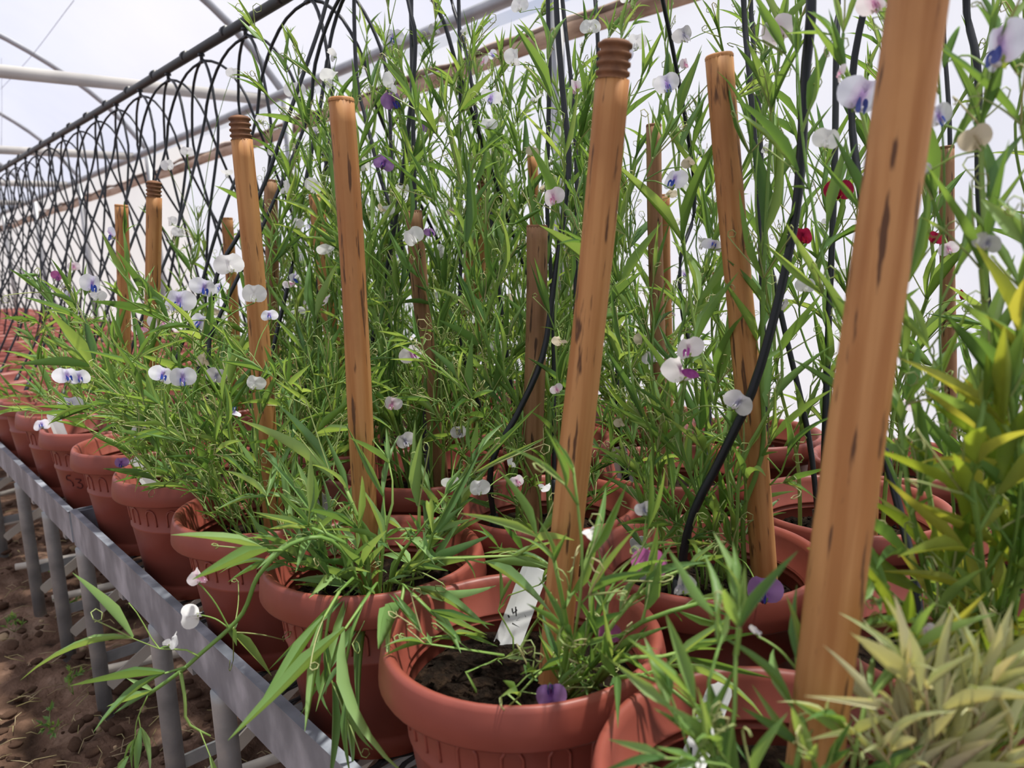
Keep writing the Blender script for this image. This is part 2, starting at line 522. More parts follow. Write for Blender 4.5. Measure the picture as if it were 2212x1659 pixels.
# frames: arches, posts, cross tubes
XE = 2.42                     # eave tube, inside the roof film
for i, y in enumerate(FR):
    mb = MB()
    mb.tube([(x, y, z) for x, _, z in arch3], 0.026, 8)
    tag(mb.obj('roof_arch', mat_frame), 'bent grey steel tube arching up under the roof film', 'roof frame', 'arched roof tubes')
    mb = MB()
    zz = 2.245 - 0.0105 * y
    mb.tube([(-3.46, y + 0.02, zz), (XE - 0.02, y + 0.02, zz)], 0.036, 10)     # butts against the eave tube
    tag(mb.obj('cross_tube', mat_beam), 'thick pale grey tube spanning the greenhouse from eave to eave', 'beam', 'cross tubes under the roof')
    for xx, lab in ((XW - 0.02, 'grey upright post standing against the white side wall'), (-3.53, 'grey upright post along the wall across the aisle')):
        mb = MB()
        mb.tube([(xx, y, -0.1), (xx, y, 2.2)], 0.034, 10)
        tag(mb.obj('wall_post', mat_frame), lab, 'post', 'posts of the side wall' if xx > 0 else 'posts across the aisle')
# eave tube, dirty batten with bunched film
ys = np.linspace(-6, 19.2, 90)
mb = MB()
mb.tube([(XE, y, 2.245 - 0.0105 * y) for y in ys], 0.032, 8)
tag(mb.obj('eave_tube', mat_frame), 'long grey tube running along the eave above the dirty batten', 'beam')
mb = MB()
mb.tube([(XW + 0.034, y, 2.085 - 0.0125 * y + 0.008 * math.sin(y * 3.1)) for y in ys], 0.040, 8, flat=0.38, flatdir=(1, 0, 0))
bt = mb.obj('eave_batten', mat_batten)
tag(bt, 'stained wooden batten pinning the film along the eave', 'batten')
mb = MB()
rg = np.linspace(-6, 19.2, 400)
mb.tube([(XW + 0.034 - 0.006 * math.sin(y * 4.4), y, 2.135 - 0.0125 * y + 0.008 * math.sin(y * 5.3) + 0.006 * math.sin(y * 13)) for y in rg], 0.016 + 0.005 * np.sin(rg * 9), 6)
mb.obj('rolled_film_edge', simple('dirty_film_roll', [(0.045, 0.028, 0.02), (0.22, 0.15, 0.11), (0.5, 0.42, 0.36)], scale=3, rough=0.7), bt)
# thin wires under the roof
def roof_hit(px, py):
    r_ = ray(px, py)
    ax, az = arch3[::-1, 0], arch3[::-1, 2]
    for d_ in np.arange(1.0, 14.0, 0.02):
        q = CAM + r_ * d_
        if q[2] > np.interp(q[0], ax, az) + 0.02: break
    return q


for a, b in ((roof_hit(160, 0), roof_hit(2, 192)), (roof_hit(3, 125), np.array([onz(14, 316, 2.16)[0], 8.12, 2.165]))):
    mb = MB()
    mb.tube(spline([a, (a + b) / 2 - np.array([0, 0, 0.03]), b], 12), 0.0022, 5)
    tag(mb.obj('hanging_wire', mat_twine), 'thin slack wire hanging under the roof film', 'wire', 'wires under the roof')

# ================================================================== BENCHES
ZT = 0.44           # tray floor
XL, XR = 0.385, 1.70


def strand_mesh():
    mb = MB()
    xs = np.linspace(XL + 0.012, XR - 0.012, 40)
    mb.tube([(x, 0.013 * math.sin(x * 42), 0.0015 * math.sin(x * 21)) for x in xs], 0.0046, 4, flat=0.35, flatdir=(0, 0, 1))
    return mb.mesh('mesh_strand', mat_mesh)


STRAND = strand_mesh()


def leg_mesh(h):
    mb = MB()
    mb.tube([(0, 0, -h), (0, 0, -0.02), (0, 0, 0)], 0.0185, 14)
    return mb.mesh('leg', mat_leg)


LEG = leg_mesh(ZT + 0.04)


def bench(y0, y1, legs, label, near):
    root = empty('bench_table', (XL, y0, 0))
    tag(root, label, 'bench', 'plant benches')

    def part(name, fn, mat, smooth=False):
        mb = MB(); fn(mb)
        V = np.array(mb.V) - np.array([XL, y0, 0])
        return link(name, mesh_from(name, V, mb.F, mat, smooth), root)
    ym = y0 + 0.002

    def rail(mb):
        hz = 0.086 if y0 < 0 else 0.076
        mb.box((XL - 0.004, y0, ZT - 0.004), (XL, y1, ZT + hz))
        mb.box((XL - 0.006, y0, ZT + hz - 0.0015), (XL + 0.010, y1, ZT + hz + 0.002))
        mb.box((XL, y0, ZT - 0.004), (XL + 0.035, y1, ZT))
    part('front_rail', rail, mat_zinc)
    part('back_rail', lambda mb: mb.box((XR, y0, ZT - 0.004), (XR + 0.004, y1, ZT + 0.08)), mat_zinc)
    for ye in (y0, y1 - 0.004):
        part('end_rail', lambda mb: mb.box((XL, ye, ZT - 0.004), (XR, ye + 0.004, ZT + 0.08)), mat_zinc)
    y = y0 + 0.02
    if near:
        k = 0
        while y < y1 - 0.015:
            s = link('mesh_strand', STRAND, root, (-XL, y - y0, ZT + 0.001))
            if k % 2:
                s.location.x += math.pi / 42
                s.scale.x = (XR - XL - 0.13) / (XR - XL - 0.024)
            y += 0.019; k += 1
    else:
        mb = MB()
        while y < y1 - 0.015:
            mb.bar((XL, y, ZT), (XR, y, ZT), 0.004, 0.012)
            y += 0.03
        V = np.array(mb.V) - np.array([XL, y0, 0])
        o = link('mesh_floor', mesh_from('mesh_floor', V, mb.F, mat_mesh, False), root)
        o['kind'] = 'stuff'
    for yb in np.arange(y0 + 0.12, y1, 0.42):
        part('support_bar', lambda mb: mb.bar((XL, yb, ZT - 0.014), (XR, yb, ZT - 0.014), 0.02, 0.03), mat_leg)
    for yl in legs:
        for xl in (XL + 0.008, XR - 0.02):
            link('leg', LEG, root, (xl - XL, yl - y0, ZT - 0.004))
        part('tie_bar', lambda mb: mb.bar((XL + 0.02, yl + 0.004, 0.13), (XR - 0.02, yl + 0.004, 0.13), 0.028, 0.006), mat_leg)
        part('brace', lambda mb: mb.bar((XL + 0.02, yl - 0.014, 0.06), (XL + 0.62, yl - 0.02, ZT - 0.02), 0.03, 0.005), mat_pvc)
    return root


bench(-0.9, 2.118, [2.085, 1.51, 1.19, 0.2, -0.7], 'galvanised tray bench holding the tall leafy plants and wooden stakes', True)
bench(2.14, 4.443, [2.48, 2.90, 3.6, 4.3], 'galvanised tray bench, second along, starting under the pot numbered 53', True)
for i in range(4):
    bench(4.465 + 2.2925 * i, 6.735 + 2.2925 * i, [4.9 + 2.2925 * i, 6.3 + 2.2925 * i], 'galvanised tray bench of empty pots under the looped black tubes', False)

# pale pipes lying on the ground under the benches
for (a, b) in (((40, 1224), (185, 1199)), ((120, 1292), (270, 1258)), ((228, 1447), (400, 1408)), ((520, 1664), (700, 1600)), ((0, 1132), (60, 1120)), ((0, 1068), (60, 1052))):
    p, q = onz(*a, 0.03), onz(*b, 0.03)
    d = unit(q - p); q = p + d * 1.1
    mb = MB(); mb.tube([p - d * 0.01, (p + q) / 2, q], 0.0125, 8)
    V = np.array(mb.V); o = mb.obj('plastic_pipe', mat_pvc)
    tag(o, 'pale plastic pipe lying on the soil under the bench', 'pipe', 'pipes under the benches')

# stones, clods and weeds
def rock_mesh(name, mat, seed):
    r = np.random.default_rng(seed)
    mb = MB()
    nu, nv = 8, 6
    V = []
    sc_ = r.uniform(0.75, 1.25, 3) * np.array([1, 1, 0.7])
    for i in range(nv):
        th = math.pi * (i + 0.35) / (nv - 0.3)
        for j in range(nu):
            ph = 2 * math.pi * j / nu
            V.append(np.array([math.sin(th) * math.cos(ph), math.sin(th) * math.sin(ph), math.cos(th)]) * sc_ * r.uniform(0.82, 1.12))
    Fc = [(i * nu + j, i * nu + (j + 1) % nu, (i + 1) * nu + (j + 1) % nu, (i + 1) * nu + j)[::-1] for i in range(nv - 1) for j in range(nu)]
    Fc += [tuple(range(nu)), tuple((nv - 1) * nu + j for j in range(nu))[::-1]]
    mb.add(V, Fc)
    return mb.mesh(name, mat)


ROCKS = [rock_mesh('stone', mat_stone, s) for s in range(4)]
mat_clod = simple('earth_clod', [(0.07, 0.040, 0.026), (0.20, 0.115, 0.075), (0.32, 0.20, 0.14)], rough=0.95, scale=30, bump=0.8, spec=0.1)
CLODS = [rock_mesh('soil_clod', mat_clod, s + 9) for s in range(5)]
stone_px = [(122, 1188, 9), (157, 1188, 9), (137, 1330, 10), (215, 1333, 13), (20, 1163, 8), (390, 1445, 8), (214, 1580, 7), (300, 1584, 7), (8, 1380, 12), (175, 1302, 6),
            (310, 1537, 9), (470, 1570, 7), (90, 1345, 6), (520, 1580, 8), (405, 1500, 7), (50, 1150, 6), (440, 1600, 6), (340, 1480, 6), (180, 1405, 9), (250, 1620, 6)]
for i, (x, y, s) in enumerate(stone_px):
    p = onz(x, y, 0.0)
    r = s * depth(p) / F
    o = link('stone', ROCKS[i % 4], None, (p[0], p[1], 0.006))
    o.scale = (r, r, r); o.rotation_euler = (random.uniform(-.3, .3), random.uniform(-.3, .3), random.uniform(0, 6))
    tag(o, 'small pale stone lying on the brown soil beside the bench legs', 'stone', 'stones on the soil')
for i in range(260):
    x, y = random.uniform(-60, 560), random.uniform(1080, 1680)
    p = onz(x, y, 0.0)
    if p[0] < -0.4: continue
    r = random.uniform(0.005, 0.020)
    o = link('soil_clod', CLODS[i % 5], None, (p[0], p[1], 0.002))
    o.scale = (r, r, r * 0.8); o.rotation_euler = (random.uniform(-.4, .4), random.uniform(-.4, .4), random.uniform(0, 6))
    tag(o, 'dark crumb of earth on the soil beside the bench', 'soil clod', 'clods on the soil')
# dry straws on the ground
mb = MB()
for i in range(230):
    p = onz(random.uniform(-40, 620), random.uniform(1100, 1690), 0.0)
    a = random.uniform(0, 6.28); L = random.uniform(0.02, 0.09)
    d = np.array([math.cos(a), math.sin(a), random.uniform(-.02, .12)])
    e = np.array([-d[1], d[0], 0]) * random.uniform(-.25, .25) * L
    mb.tube([p + (0, 0, 0.006), p + d * L / 2 + e + (0, 0, 0.012), p + d * L + (0, 0, 0.006)], 0.0011, 3)
tag(mb.obj('dry_straw', mat_stem_dry), 'thin dry straws strewn over the brown soil', 'straw', kind='stuff')

# ================================================================== POTS
HR = 0.70            # rim height
PH = HR - ZT - 0.004


def pot_meshes():
    mb = MB()
    prof = [(0.0, 0.006), (0.108, 0.006), (0.112, 0.0), (0.117, 0.002), (0.1185, 0.028), (0.116, 0.031), (0.1175, 0.034),
            (0.1325, 0.148), (0.1345, 0.150), (0.1345, 0.154), (0.1325, 0.156), (0.1375, 0.212), (0.142, 0.216)]
    mb.lathe(prof, 56)
    body = mb.mesh('body', mat_pot)
    mb = MB()
    h = PH
    prof = [(0.140, 0.215), (0.1615, 0.2125), (0.1632, 0.2155), (0.1615, 0.232), (0.1580, h - 0.006), (0.1555, h - 0.001), (0.151, h),
            (0.1465, h - 0.003), (0.1425, h - 0.010), (0.1345, 0.213), (0.1322, 0.2115), (0.1322, 0.2095), (0.1340, 0.208), (0.1335, 0.204), (0.1312, 0.2025), (0.1312, 0.2005), (0.1328, 0.199), (0.1295, 0.178), (0.122, 0.13)]
    mb.lathe(prof, 56)
    rim = mb.mesh('rim', mat_pot)
    mb = MB()
    pts = []
    for t in np.linspace(0, 1, 13):
        if t < .3: u, z = -1, 0.164 + 0.022 * t / .3
        elif t > .7: u, z = 1, 0.164 + 0.022 * (1 - t) / .3
        else:
            b = math.pi * (1 - (t - .3) / .4); u, z = math.cos(b), 0.186 + 0.012 * math.sin(b)
        a = u * 0.082
        r = 0.1327 + (0.1375 - 0.1327) * (z - 0.156) / 0.056 + 0.0002
        pts.append((r * math.cos(a), r * math.sin(a), z))
    mb.tube(pts, 0.0019, 6)
    rel = mb.mesh('arch_relief', mat_pot)
    soils = []
    for s in range(5):
        r = np.random.default_rng(s)
        mb = MB()
        rings, nn = 9, 36
        V = [(0, 0, 0.008)]
        for i in range(1, rings + 1):
            for j in range(nn):
                a = 2 * math.pi * j / nn
                rr = 0.131 * i / rings
                z = 0.008 * math.sin(a * 2 + s) * i / rings + r.uniform(-0.006, 0.006)
                if i == rings: z = -0.004
                V.append((rr * math.cos(a), rr * math.sin(a), z))
        Fc = [(0, 1 + j, 1 + (j + 1) % nn) for j in range(nn)]
        for i in range(rings - 1):
            for j in range(nn):
                b = 1 + i * nn
                Fc.append((b + j, b + nn + j, b + nn + (j + 1) % nn, b + (j + 1) % nn))
        mb.add(V, Fc)
        for _ in range(80):     # crumbs
            a, rr = r.uniform(0, 6.28), 0.124 * math.sqrt(r.uniform())
            c = np.array([rr * math.cos(a), rr * math.sin(a), 0.004])
            q = r.uniform(0.002, 0.0065)
            oc = np.array([(1, 0, 0), (0, 1, 0), (-1, 0, 0), (0, -1, 0), (0, 0, 1), (0, 0, -1)], float) * q * r.uniform(.6, 1.3, (6, 1))
            mb.add(c + oc, [(0, 1, 4), (1, 2, 4), (2, 3, 4), (3, 0, 4), (1, 0, 5), (2, 1, 5), (3, 2, 5), (0, 3, 5)])
        soils.append(mb.mesh('soil', mat_soil, False))
    return body, rim, rel, soils


BODY, RIM, RELIEF, SOILS = pot_meshes()
SOIL_Z = HR - 0.068
ROWX = [0.53, 0.862, 1.19, 1.52]
YK = lambda k: 0.27 + 0.3275 * k
POS = {(0, 0): (0.531, 0.282), (0, 1): (0.537, 0.610), (0, 2): (0.545, 0.938), (0, 3): (0.533, 1.268), (0, 4): (0.538, 1.645), (0, 5): (0.535, 1.985), (0, 6): (0.53, 2.312),
       (1, 0): (0.874, 0.262), (1, 1): (0.866, 0.589), (1, 2): (0.872, 0.916), (2, 0): (1.205, 0.22), (2, 1): (1.195, 0.547), (2, 2): (1.2005, 0.885), (3, 0): (1.533, 0.27), (3, 2): (1.529, 0.925)}


def pot_pos(r, k):
    if (r, k) in POS: return POS[(r, k)]
    j = np.random.default_rng(100 + r * 57 + k)
    return ROWX[r] + j.uniform(-0.0005, 0.0005), YK(k) + j.uniform(-0.0002, 0.0002) + (0.0 if k < 6 else 0.065 if k == 6 else 0.09)


POT_LABEL = {
    (0, 0): 'terracotta pot at the foot of the thickest wooden stake',
    (0, 1): 'terracotta pot with bare dark soil, a white label and the threaded-top stake',
    (0, 2): 'terracotta pot under a low spread of broad pale leaves at the bench edge',
    (0, 3): 'terracotta pot at the bench edge with a bushy plant and threaded-top stake',
    (0, 4): 'terracotta pot at the bench edge with a sunlit inside beside the bushy plant',
    (0, 5): 'terracotta pot standing at the corner of the bench tray',
    (0, 6): 'terracotta pot with the number 53 written on its side',
    (1, 0): 'terracotta pot behind the thickest stake with dark soil and inner rings',
    (1, 1): 'terracotta pot in the second row holding a plain sawn stake among stems',
    (1, 2): 'terracotta pot in the second row holding the short sawn stake',
    (2, 1): 'terracotta pot with a clear shaded inside and a black tube across its rim',
}
POTS = {}
ROWT = ['a bench-edge pot', 'a second-row pot', 'a third-row pot', 'a pot nearest the wall']
ROWN = ['in the row at the bench edge', 'in the second row from the bench edge', 'in the third row from the bench edge', 'in the row nearest the wall']


def make_pot(r, k, soil=True):
    x, y = pot_pos(r, k)
    root = empty('plant_pot', (x, y, ZT + 0.004))
    root.rotation_euler.z = random.uniform(0, 6)
    empty_pot = k >= 9
    lab = POT_LABEL.get((r, k))
    if lab is None:
        if empty_pot:
            tag(root, 'empty terracotta pot past the plants, ' + ROWN[r], 'pot', 'empty pots in the far rows')
        elif r == 0:
            tag(root, 'terracotta pot with a small sprawling plant next to the numbered pot', 'pot', 'terracotta pots at the bench edge')
        else:
            tag(root, 'terracotta pot half hidden by tall flowering stems, ' + ROWN[r], 'pot', 'terracotta pots among the tall plants')
    else:
        tag(root, lab, 'pot', 'terracotta pots near the bench edge')
    link('body', BODY, root)
    link('rim', RIM, root)
    if r == 0 and k < 8:
        for q in range(18):
            link('arch_relief', RELIEF, root).rotation_euler.z = 2 * math.pi * q / 18
    if k < 20:
        s = link('soil', SOILS[(r * 3 + k) % 5], root, (0, 0, SOIL_Z - ZT - 0.004))
    POTS[(r, k)] = root
    return root


for r in range(4):
    for k in range(0, 31):
        make_pot(r, k)

# the number on pot (0,6): hand-drawn strokes following the wall
strokes = [[(0.30, 1), (0.05, 0.95), (0.0, 0.62), (0.22, 0.55), (0.34, 0.3), (0.30, 0.05)],
           [(0.55, 0.72), (0.85, 0.66), (0.66, 0.42), (0.82, 0.30), (0.84, 0.05), (0.70, -0.1), (0.52, 0.02)],
           [(1.05, -0.2), (1.2, -0.28), (1.32, -0.15), (1.28, 0.1)]]
pr = POTS[(0, 6)]
a_cam = math.atan2(-pr.location.y, -pr.location.x)
mb = MB()
for st in strokes:
    pts = []
    for u, v in spline([(a, b, 0) for a, b in st], 18)[:, :2]:
        z = 0.107 + v * 0.032
        rr = 0.1175 + (0.1325 - 0.1175) * (z - 0.034) / 0.114 + 0.0006
        a = a_cam - pr.rotation_euler.z - 0.95 + u * 0.42
        pts.append((rr * math.cos(a), rr * math.sin(a), z))
    mb.tube(pts, 0.0016, 4)
tag(mb.obj('pot_number', mat_crayon, pr), 'handwritten dark number 53')

# ================================================================== WOODEN STAKES
def stake(base, top, rad, mat, label, thread=False, group='wooden stakes', bow=0.0):
    base, top = np.asarray(base, float), np.asarray(top, float)
    L = np.linalg.norm(top - base)
    d = (top - base) / L
    root = empty('wooden_stake', base)
    tag(root, label, 'stake', group)
    q = Vector(d).to_track_quat('Z', 'Y')
    root.rotation_mode = 'QUATERNION'; root.rotation_quaternion = q
    mb = MB()
    n = 26
    Lt = L - (0.036 if thread else 0.003)
    zs = np.linspace(0, Lt, n)
    rr = np.array([rad * (1 + 0.02 * math.sin(z * 9 + L * 7) + 0.012 * math.sin(z * 23)) for z in zs])
    mb.tube([(bow * math.sin(math.pi * z / L), 0.4 * bow * math.sin(math.pi * z / L * 2), z) for z in zs], rr, 20)
    mb.obj('shaft', mat, root)
    mb = MB()
    if thread:
        prof = [(rad * 0.98, Lt - 0.001)]
        for i in range(4):
            z = Lt + i * 0.0088
            prof += [(rad * 0.84, z + 0.001), (rad * 0.84, z + 0.0032), (rad * 0.99, z + 0.0045), (rad * 0.99, z + 0.0070), (rad * 0.84, z + 0.0085)]
        prof += [(rad * 0.80, L), (rad * 0.35, L + 0.002), (0.0, L)]
        mb.lathe(prof, 20)
        mb.obj('thread', mat_wood_top, root)
    else:
        mb.lathe([(rad * 1.0, Lt - 0.002), (rad * 1.0, L - 0.002), (rad * 0.93, L), (0.0, L)], 20)
        mb.obj('cut_end', mat_wood_top if mat is mat_wood_old else mat, root)
    return root


def soil_pt(px, py):
    return onz(px, py, SOIL_Z - 0.01)


ST = [
    # (top px, base px on the soil or None, pot, depth of top, radius, material, label, thread)
    ((517, 252), (590, 1100), (0, 3), 1.34, 0.0175, mat_wood, 'orange wooden stake with screw thread rising from the bushy pot at the bench edge', True),
    ((737, 212), (797, 1215), (0, 2), 1.14, 0.0172, mat_wood, 'plain orange wooden stake in the pot of broad pale leaves', False),
    ((1330, 90), (1200, 1440), (0, 1), 0.88, 0.0175, mat_wood, 'tall orange wooden stake with a four-ring screw thread in the bare-soil pot', True),
    ((1553, 118), (1648, 1235), (1, 1), 1.12, 0.0172, mat_wood, 'orange wooden stake with a slanted sawn top and a knot', False),
    ((1160, 486), (1150, 1090), (1, 2), 1.26, 0.0170, mat_wood_old, 'short brown wooden stake with a clean sawn top', False),
    ((893, 455), (950, 1030), (1, 3), 1.50, 0.0165, mat_wood_old, 'short brown wooden stake with a ragged top below a black tube', False),
    ((333, 392), (318, 985), (0, 5), 1.95, 0.0175, mat_wood, 'wooden stake with screw thread in the corner pot of the tray', True),
    ((262, 442), (270, 930), (0, 6), 2.20, 0.0170, mat_wood, 'plain wooden stake in the pot numbered 53', False),
    ((584, 388), (590, 925), (1, 5), 2.15, 0.0170, mat_wood_old, 'weathered wooden stake among white flowers behind the bushy plant', False),
    ((683, 420), (745, 960), (1, 4), 1.85, 0.0172, mat_wood, 'leaning wooden stake half hidden behind the plain orange one', False),
    ((1047, 375), (1010, 900), (2, 4), 2.20, 0.0175, mat_wood, 'leaning wooden stake with thread among the middle stems', True),
    ((1027, 425), (985, 905), (3, 5), 2.35, 0.0170, mat_wood, 'second leaning stake close behind a threaded one', True),
    ((1412, 268), (1425, 985), (2, 2), 1.60, 0.0140, mat_wood_old, 'thin brown wooden stake between the threaded stake and the knotted one', False),
    ((1432, 420), (1440, 900), (3, 3), 2.00, 0.0168, mat_wood, 'pale stake close behind the thin brown one', False),
    ((1880, 480), (1868, 1178), (2, 1), 1.10, 0.0172, mat_wood, 'wooden stake standing right behind the thickest one in the shaded pot', False),
    ((2045, 315), (2075, 960), (3, 1), 1.45, 0.0125, mat_wood_old, 'thin grey-brown stake among the leaves near the white wall', False),
    ((490, 470), (515, 885), (1, 6), 2.45, 0.0165, mat_wood, 'partly hidden wooden stake behind the bushy plant', False),
    ((1150, 335), (1165, 850), (3, 4), 2.30, 0.0150, mat_wood, 'slender far stake hidden among stems behind the short sawn one', False),
]
STAKES = []


def stake_base(tp, bp, rk):
    """point on the soil of pot rk that lies on the photographed line of the stake"""
    cx, cy = pot_pos(*rk)
    best = None
    for t in np.linspace(-0.1, 1.6, 700):
        q = onz(tp[0] + (bp[0] - tp[0]) * t, tp[1] + (bp[1] - tp[1]) * t, SOIL_Z) if tp[1] + (bp[1] - tp[1]) * t > 700 else None
        if q is None: continue
        d_ = math.hypot(q[0] - cx, q[1] - cy)
        if best is None or d_ < best[0]: best = (d_, q)
    d_, q = best
    f_ = min(1.0, 0.09 / max(d_, 1e-6))
    return np.array([cx + (q[0] - cx) * f_, cy + (q[1] - cy) * f_, SOIL_Z])


for tp, bp, rk, d, rad, mat, lab, th in ST:
    b = stake_base(tp, bp, rk)
    dt = depth(b)
    for _ in range(6):                                   # upright towards and away from the lens
        top = at(*tp, dt)
        dt = depth(b) + M[2][2] * (top[2] - b[2])
    top = at(*tp, dt)
    base = b - (top - b) * (0.055 / (top[2] - b[2]))
    stake(base, top, rad, mat, lab, th, bow=0.004)
    STAKES.append((base, top, rad))
STAKES.append((np.array([0.480, 0.245, SOIL_Z - 0.06]), at(2005, -160, 0.52), 0.0200))
stake(STAKES[-1][0], STAKES[-1][1], 0.0200, mat_wood, 'thick orange wooden stake standing in front of the flowering plants, marked with dark streaks', False, bow=0.006)

# ================================================================== IRRIGATION
XP, ZP = 1.03, 1.82
mb = MB()
mb.tube([(XP, -1.5, ZP), (XP, 4, ZP - 0.01), (XP, 12.5, ZP)], 0.0155, 12)
pipe = mb.obj('irrigation_pipe', mat_pipe)
tag(pipe, 'long dark grey irrigation pipe hung above the middle of the bench', 'pipe')
mbc = MB(); mbc.tube([(0, -0.011, 0), (0, 0.011, 0)], 0.0185, 12)
CLAMP = mbc.mesh('pipe_joint', mat_black)
mbn = MB()
mbn.tube([(0, 0, 0), (0, 0, -0.035)], 0.006, 8); mbn.tube([(0, 0, -0.010), (0, 0, -0.018)], 0.011, 8); mbn.tube([(0, -0.016, -0.035), (0, 0.016, -0.035)], 0.006, 8)
NIPPLE = mbn.mesh('dripper_outlet', mat_black)
NY = {}
for k in range(0, 31):
    y = YK(k) + (0.09 if k >= 7 else 0.065 if k == 6 else 0.0)
    NY[k] = y
    link('dripper_outlet', NIPPLE, pipe, (XP, y, ZP - 0.012))
    link('pipe_joint', CLAMP, pipe, (XP, y + 0.14, ZP - 0.003))


def tube_obj(pts, n, rad, label, group, end=True):
    P = spline(pts, n)
    mb = MB(); mb.tube(P, rad, 6)
    o = mb.obj('drip_tube', mat_black)
    tag(o, label, 'tube', group)
    if end:
        mb = MB()
        e = P[-1]; d = unit(P[-1] - P[-3])
        mb.tube([e - d * 0.05, e - d * 0.02, e + d * 0.015, e + d * 0.03], [rad * 1.7, rad * 1.7, rad * 1.7, rad * 0.4], 7)
        mb.obj('dripper_stake', mat_black, o)


for k in range(4, 31):
    for r in range(4):
        if k < 6 and r == 2: continue
        j = np.random.default_rng(900 + k * 4 + r)
        x1, y1 = pot_pos(r, k)
        y0 = NY[k]
        x1 += j.uniform(-0.045, 0.045); y1 += (1 if r in (0, 2) else -1) * 0.085 + j.uniform(-0.012, 0.012)
        s = 1 if r > 1 else -1
        zn = ZP - 0.047
        out = abs(x1 - XP)
        dy = j.uniform(-0.025, 0.025)
        w = 0.13 + 0.08 * j.uniform() + (0.03 if out > 0.3 else 0.0)      # the loops spread along the pipe before they drop
        hd = 0.22 + 0.12 * j.uniform()
        sy = 1 if r in (0, 2) else -1
        pts = [(XP, y0 + sy * 0.014, zn)]
        for th in (0.35, 0.7, 1.1, 1.5):
            pts.append((XP + s * out * 0.10 * th, y0 + sy * w * math.sin(th), zn - hd * (1 - math.cos(th))))
        pts += [(XP + s * out * .42, y0 + sy * w * .85 + dy * .4, zn - 0.55), (XP + s * out * .72 + j.uniform(-.03, .03), y0 * .4 + y1 * .6 + sy * w * .4 + dy, zn - 0.85), (x1, y1, SOIL_Z + 0.02)]
        tube_obj(pts, 34, 0.0046, 'thin black drip tube looped from the pipe to ' + ROWT[r], 'looped drip tubes')

CUST = [
    ([(1752, -60), (1740, 160), (1716, 480), (1640, 800), (1562, 980), (1490, 1130), (1458, 1215)], 0.84, 0.98, 0.0056, 'thick black drip tube curving down past the knotted stake into a pot', 1),
    ([(1606, -60), (1622, 200), (1638, 420), (1648, 700), (1652, 1010), (1655, 1120)], 1.20, 1.12, 0.0045, 'black drip tube hanging close behind the knotted wooden stake', 1),
    ([(1620, -60), (1640, 250), (1652, 500), (1692, 700), (1748, 950), (1775, 1040)], 1.35, 1.20, 0.0045, 'black drip tube hanging close behind the knotted wooden stake', 1),
    ([(1806, -60), (1806, 130), (1802, 400), (1790, 700), (1780, 1000)], 1.25, 1.18, 0.0050, 'black drip tube hanging beside the crimson flowers', 1),
    ([(2090, -60), (2112, 150), (2116, 430), (2142, 740), (2175, 900), (2200, 1080)], 0.98, 0.95, 0.0046, 'black drip tube hanging behind the large lilac flower', 0),
    ([(1850, 100), (1868, 500), (1888, 830), (1908, 960), (1945, 1110), (1978, 1260), (2008, 1405)], 0.95, 0.80, 0.0046, 'thick black drip tube crossing the rim of the shaded pot', 0),
    ([(2290, 900), (2250, 1120), (2205, 1250), (2160, 1360), (2115, 1460)], 0.62, 0.74, 0.0052, 'thick black drip tube ending in a sleeve beside the yellowing plant', 0),
    ([(1186, -60), (1187, 150), (1184, 300), (1182, 450), (1195, 700), (1200, 960)], 1.42, 1.45, 0.0044, 'black drip tube in a bundle hanging behind the threaded stake', 2),
    ([(1202, -60), (1214, 180), (1229, 330), (1222, 430), (1196, 620), (1172, 770), (1120, 890), (1060, 1010), (1012, 1105)], 1.25, 1.22, 0.0050, 'thick black drip tube sweeping down behind the short sawn stake', 2),
    ([(1212, -60), (1236, 200), (1246, 400), (1243, 640), (1240, 950)], 1.55, 1.45, 0.0044, 'black drip tube in a bundle hanging behind the threaded stake', 2),
    ([(893, -60), (890, 150), (893, 300), (896, 455), (905, 700), (915, 1020)], 1.70, 1.61, 0.0050, 'black drip tube hanging straight down onto the ragged short stake', 3),
    ([(990, -60), (994, 150), (993, 350), (995, 560), (1000, 760), (1005, 920)], 1.75, 1.72, 0.0046, 'black drip tube between the ragged stake and the short sawn stake', 3),
    ([(972, -20), (990, 50), (1010, 130), (1044, 350), (1062, 480), (1080, 640), (1120, 900)], 1.85, 1.75, 0.0046, 'black drip tube between the ragged stake and the short sawn stake', 3),
    ([(766, -40), (770, 160), (788, 250), (802, 305), (823, 390), (850, 460), (872, 545), (905, 680), (920, 900)], 1.80, 1.70, 0.0046, 'black drip tube bending down beside the violet flowers', 4),
    ([(740, -40), (775, 8), (806, 64), (832, 140), (842, 240), (846, 500), (850, 900)], 1.92, 1.88, 0.0045, 'black drip tube looping over behind the plain orange stake', 4),
    ([(722, -40), (690, 60), (655, 160), (620, 260), (570, 400), (520, 500), (470, 590), (455, 700), (450, 860)], 1.75, 1.65, 0.0046, 'black drip tube slanting behind the threaded stake of the bushy pot', 4),
    ([(720, 60), (690, 240), (655, 420), (632, 570), (594, 735), (560, 880)], 1.85, 1.70, 0.0046, 'black drip tube slanting behind the plain orange stake', 4),
    ([(1282, -60), (1290, 60), (1300, 300), (1330, 700), (1335, 900)], 1.60, 1.55, 0.0044, 'black drip tube hanging hidden behind the tall threaded stake', 2),
    ([(1500, 400), (1470, 560), (1478, 700), (1530, 860), (1550, 950)], 1.70, 1.60, 0.0044, 'black drip tube bent among leaves behind the knotted stake', 2),
    ([(2040, -60), (2052, 300), (2045, 600), (2060, 900)], 1.48, 1.46, 0.0042, 'thin black drip tube hanging beside the thin grey-brown stake', 0),
]
